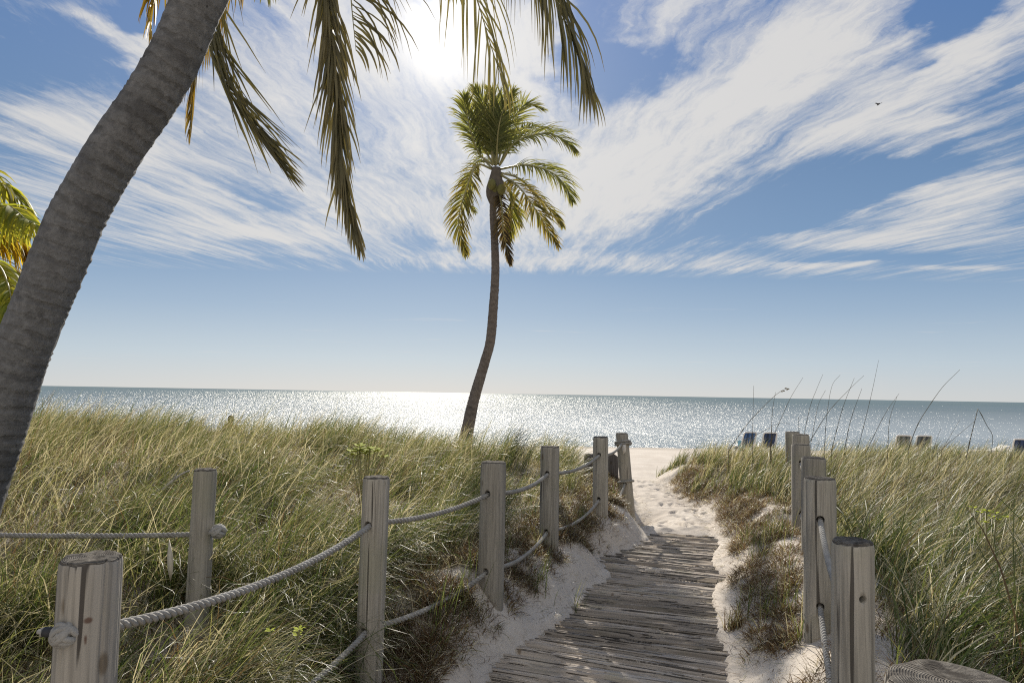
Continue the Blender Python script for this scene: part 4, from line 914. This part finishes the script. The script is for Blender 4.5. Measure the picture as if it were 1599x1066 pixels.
# towel hanging by the first chair
p = at(1157, 688, 31.9); V = []; fs = []
zt = p[2]+.02
for i in range(10):
    for j in range(5): V.append([p[0]-.16+.08*j+.01*math.sin(i+j), p[1]-.1*(i/9.)+.03*math.sin(j*2+i*.7), zt-.055*i])
for i in range(9):
    for j in range(4): fs.append((i*5+j, i*5+j+1, i*5+j+6, i*5+j+5))
o = mesh('beach_towel', V, fs, simple('aqua towel', (.22, .42, .5), .9, .15, 30), loc=p); o.modifiers.new('s', 'SOLIDIFY').thickness = .015; tag(o, 'pale aqua towel draped at the left of the bright blue beach chair', 'towel')
# low white lounger seat on the sand beside the last chair
p = at(1545, 712, 31.5); zg = hz(p[0], p[1]); e = empty('sun_lounger', (p[0], p[1], zg), 'low white sun lounger half hidden by grass, left of the navy chair', 'sun lounger')
mb = MB(); q0 = np.array([p[0], p[1], zg]); mb.tube([q0+[-.7, -.3, .38], q0+[.25, -.3, .38], q0+[.75, -.3, .62]], .05, 8); mb.tube([q0+[-.7, .3, .38], q0+[.25, .3, .38], q0+[.75, .3, .62]], .05, 8); mb.build('frame', WHT, e)
mb = MB(); mb.box(q0+[-.22, 0, .40], (.95, .6, .07)); mb.box(q0+[.5, 0, .52], (.55, .6, .07), Matrix.Rotation(R(-25), 3, 'Y')); mb.build('seat', simple('white cushion', (.7, .67, .6), .8), e, smooth=False)
for sx_ in (-.6, .2):
    for sy_ in (-.3, .3): mb = MB(); mb.tube([q0+[sx_, sy_, .38], q0+[sx_, sy_, 0]], .025, 8); mb.build('leg', WHT, e)
# dark board and stump behind the left fence
DKW = wood_mat('dark weathered wood', (.10, .09, .085), (.03, .027, .025))
p = at(957, 720, 10.6); zg = hz(p[0], p[1]); z1 = at(957, 707, 10.6)[2]; w = .085; zs_ = z1-.06
V = [(-w, -.02, zg-.2), (w, -.02, zg-.2), (w, -.02, zs_), (.0, -.02, z1), (-w, -.02, zs_), (-w, .02, zg-.2), (w, .02, zg-.2), (w, .02, zs_), (.0, .02, z1), (-w, .02, zs_)]
V = [(p[0]+a, p[1]+b, c) for a, b, c in V]
o = mesh('pointed_board', V, [(0, 1, 2, 3, 4), (9, 8, 7, 6, 5), (0, 5, 6, 1), (1, 6, 7, 2), (2, 7, 8, 3), (3, 8, 9, 4), (4, 9, 5, 0)], DKW, loc=(p[0], p[1], zg), smooth=False)
bv = o.modifiers.new('b', 'BEVEL'); bv.width = .006; tag(o, 'dark pointed-top board standing between the last two left fence posts', 'board')
p = at(920, 712, 10.9); zg = hz(p[0], p[1]); z1 = at(920, 708, 10.9)[2]; mb = MB(); mb.tube([[p[0], p[1], zg-.2], [p[0], p[1], z1-.03], [p[0], p[1], z1]], np.array([.085, .08, .06]), 14)
o = mb.build('post_stump', DKW, loc=(p[0], p[1], zg)); tag(o, 'short dark stump behind the next to last left fence post', 'stump')

SKIN = simple('skin', (.42, .26, .18), .6, .08, 20); HAIR = simple('dark hair', (.03, .022, .018), .6, .3, 80); TOP = simple('mustard cotton', (.45, .25, .035), .85, .15, 30); SHRT = simple('dark shorts', (.05, .06, .09), .85)
def person(px, Y, lab):
    p = at(px, 665, Y); zg = hz(p[0], p[1]); e = empty('person', (p[0], p[1], zg), lab, 'person')
    sk = {'pelvis': (0, 0, .92, .125), 'belly': (0, 0, 1.06, .115), 'chest': (0, .01, 1.25, .13), 'neck0': (0, .01, 1.40, .06), 'neck': (0, .015, 1.47, .05), 'head0': (0, .03, 1.53, .072), 'head1': (0, .03, 1.60, .088), 'head2': (0, .025, 1.67, .07)}
    ch = [('pelvis', 'belly'), ('belly', 'chest'), ('chest', 'neck0'), ('neck0', 'neck'), ('neck', 'head0'), ('head0', 'head1'), ('head1', 'head2')]
    for s, n in ((-1, 'l'), (1, 'r')):
        sk.update({'sh'+n: (s*.17, 0, 1.36, .055), 'el'+n: (s*.215, -.02, 1.08, .04), 'wr'+n: (s*.22, .06, .85, .028), 'pa'+n: (s*.22, .08, .78, .034),
                   'hi'+n: (s*.09, 0, .84, .095), 'kn'+n: (s*.10, .03, .48, .058), 'an'+n: (s*.10, 0, .08, .04), 'to'+n: (s*.11, .14, .03, .032)})
        ch += [('chest', 'sh'+n), ('sh'+n, 'el'+n), ('el'+n, 'wr'+n), ('wr'+n, 'pa'+n), ('pelvis', 'hi'+n), ('hi'+n, 'kn'+n), ('kn'+n, 'an'+n), ('an'+n, 'to'+n)]
        for f in range(5):
            a = (s*(.20+.011*f) if f else s*.20, .10-.012*f if f else .115, .71 if f else .755); sk['f%d%s' % (f, n)] = (*a, .009); ch.append(('pa'+n, 'f%d%s' % (f, n)))
            if f: sk['g%d%s' % (f, n)] = (a[0], a[1]+.012, .665+.008*abs(f-2), .008); ch.append(('f%d%s' % (f, n), 'g%d%s' % (f, n)))
    ks = list(sk); ix = {k: i for i, k in enumerate(ks)}
    me = bpy.data.meshes.new('body'); me.from_pydata([sk[k][:3] for k in ks], [(ix[a], ix[b]) for a, b in ch], []); o = bpy.data.objects.new('body', me); COL.objects.link(o); o.parent = e
    me.materials.append(SKIN); md = o.modifiers.new('skin', 'SKIN'); md.use_smooth_shade = True
    for k in ks: r_ = sk[k][3]; me.skin_vertices[0].data[ix[k]].radius = (r_*(1.25 if k in ('pelvis', 'belly', 'chest') else 1), r_*(.8 if k in ('pelvis', 'belly', 'chest') else 1))
    me.skin_vertices[0].data[0].use_root = True; o.modifiers.new('sub', 'SUBSURF').render_levels = 2
    base = np.array(e.location)
    mb = MB(); mb.ball(base+[0, .0, 1.625], (.098, .108, .118), 18, 12); mb.ball(base+[0, -.07, 1.54], (.07, .05, .11), 12, 8); mb.build('hair', HAIR, e)
    mb = MB(); mb.ball(base+[0, .12, 1.60], (.016, .02, .024), 8, 6); mb.ball(base+[-.092, .03, 1.595], (.014, .02, .03), 8, 6); mb.ball(base+[.092, .03, 1.595], (.014, .02, .03), 8, 6); mb.build('nose_and_ears', SKIN, e)
    for zz_, rr in (): pass
    prof = [(.84, .19, .135), (.95, .18, .13), (1.08, .175, .125), (1.25, .195, .135), (1.36, .19, .11), (1.42, .11, .085)]; t = np.linspace(0, 2*np.pi, 24, endpoint=False)
    V = np.vstack([np.stack([a*np.cos(t), b_*np.sin(t), np.full(24, z_)], 1) for z_, a, b_ in prof])+base; fs = [(i*24+j, i*24+(j+1) % 24, (i+1)*24+(j+1) % 24, (i+1)*24+j) for i in range(5) for j in range(24)]
    mesh('shirt', V, fs, TOP, e)
    mb = MB()
    for s in (-1, 1): mb.tube(base+np.array([[s*.13, 0, 1.39], [s*.19, -.005, 1.30], [s*.212, -.015, 1.14]]), np.array([.07, .068, .062]), 14)
    mb.build('sleeve', TOP, e)
    mb = MB()
    for s in (-1, 1): mb.tube(base+np.array([[s*.075, 0, .93], [s*.095, .01, .78], [s*.10, .025, .55]]), np.array([.115, .108, .088]), 16)
    mb.build('shorts', SHRT, e)
person(360, 22.7, 'person in a mustard top with dark hair, seen from behind over the left dune grass')
c = at(1371.5, 163, 70.); mb = MB(); mb.ball(c, (.10, .28, .08), 12, 8); 
o = empty('bird', c, 'tiny dark bird gliding in the sky at the upper right', 'bird'); BK = simple('dark feathers', (.05, .045, .04)); mb.build('body', BK, o)
for s in (-1, 1):
    V = [c+[s*.05, .12, .03], c+[s*.05, -.08, .03], c+[s*.26, .15, .14], c+[s*.26, -.03, .13], c+[s*.4, -.02, .12+.05*s], c+[s*.36, -.10, .11+.05*s]]
    q = mesh('wing', V, [(0, 1, 3, 2), (2, 3, 5, 4)], BK, o); q.modifiers.new('s', 'SOLIDIFY').thickness = .02
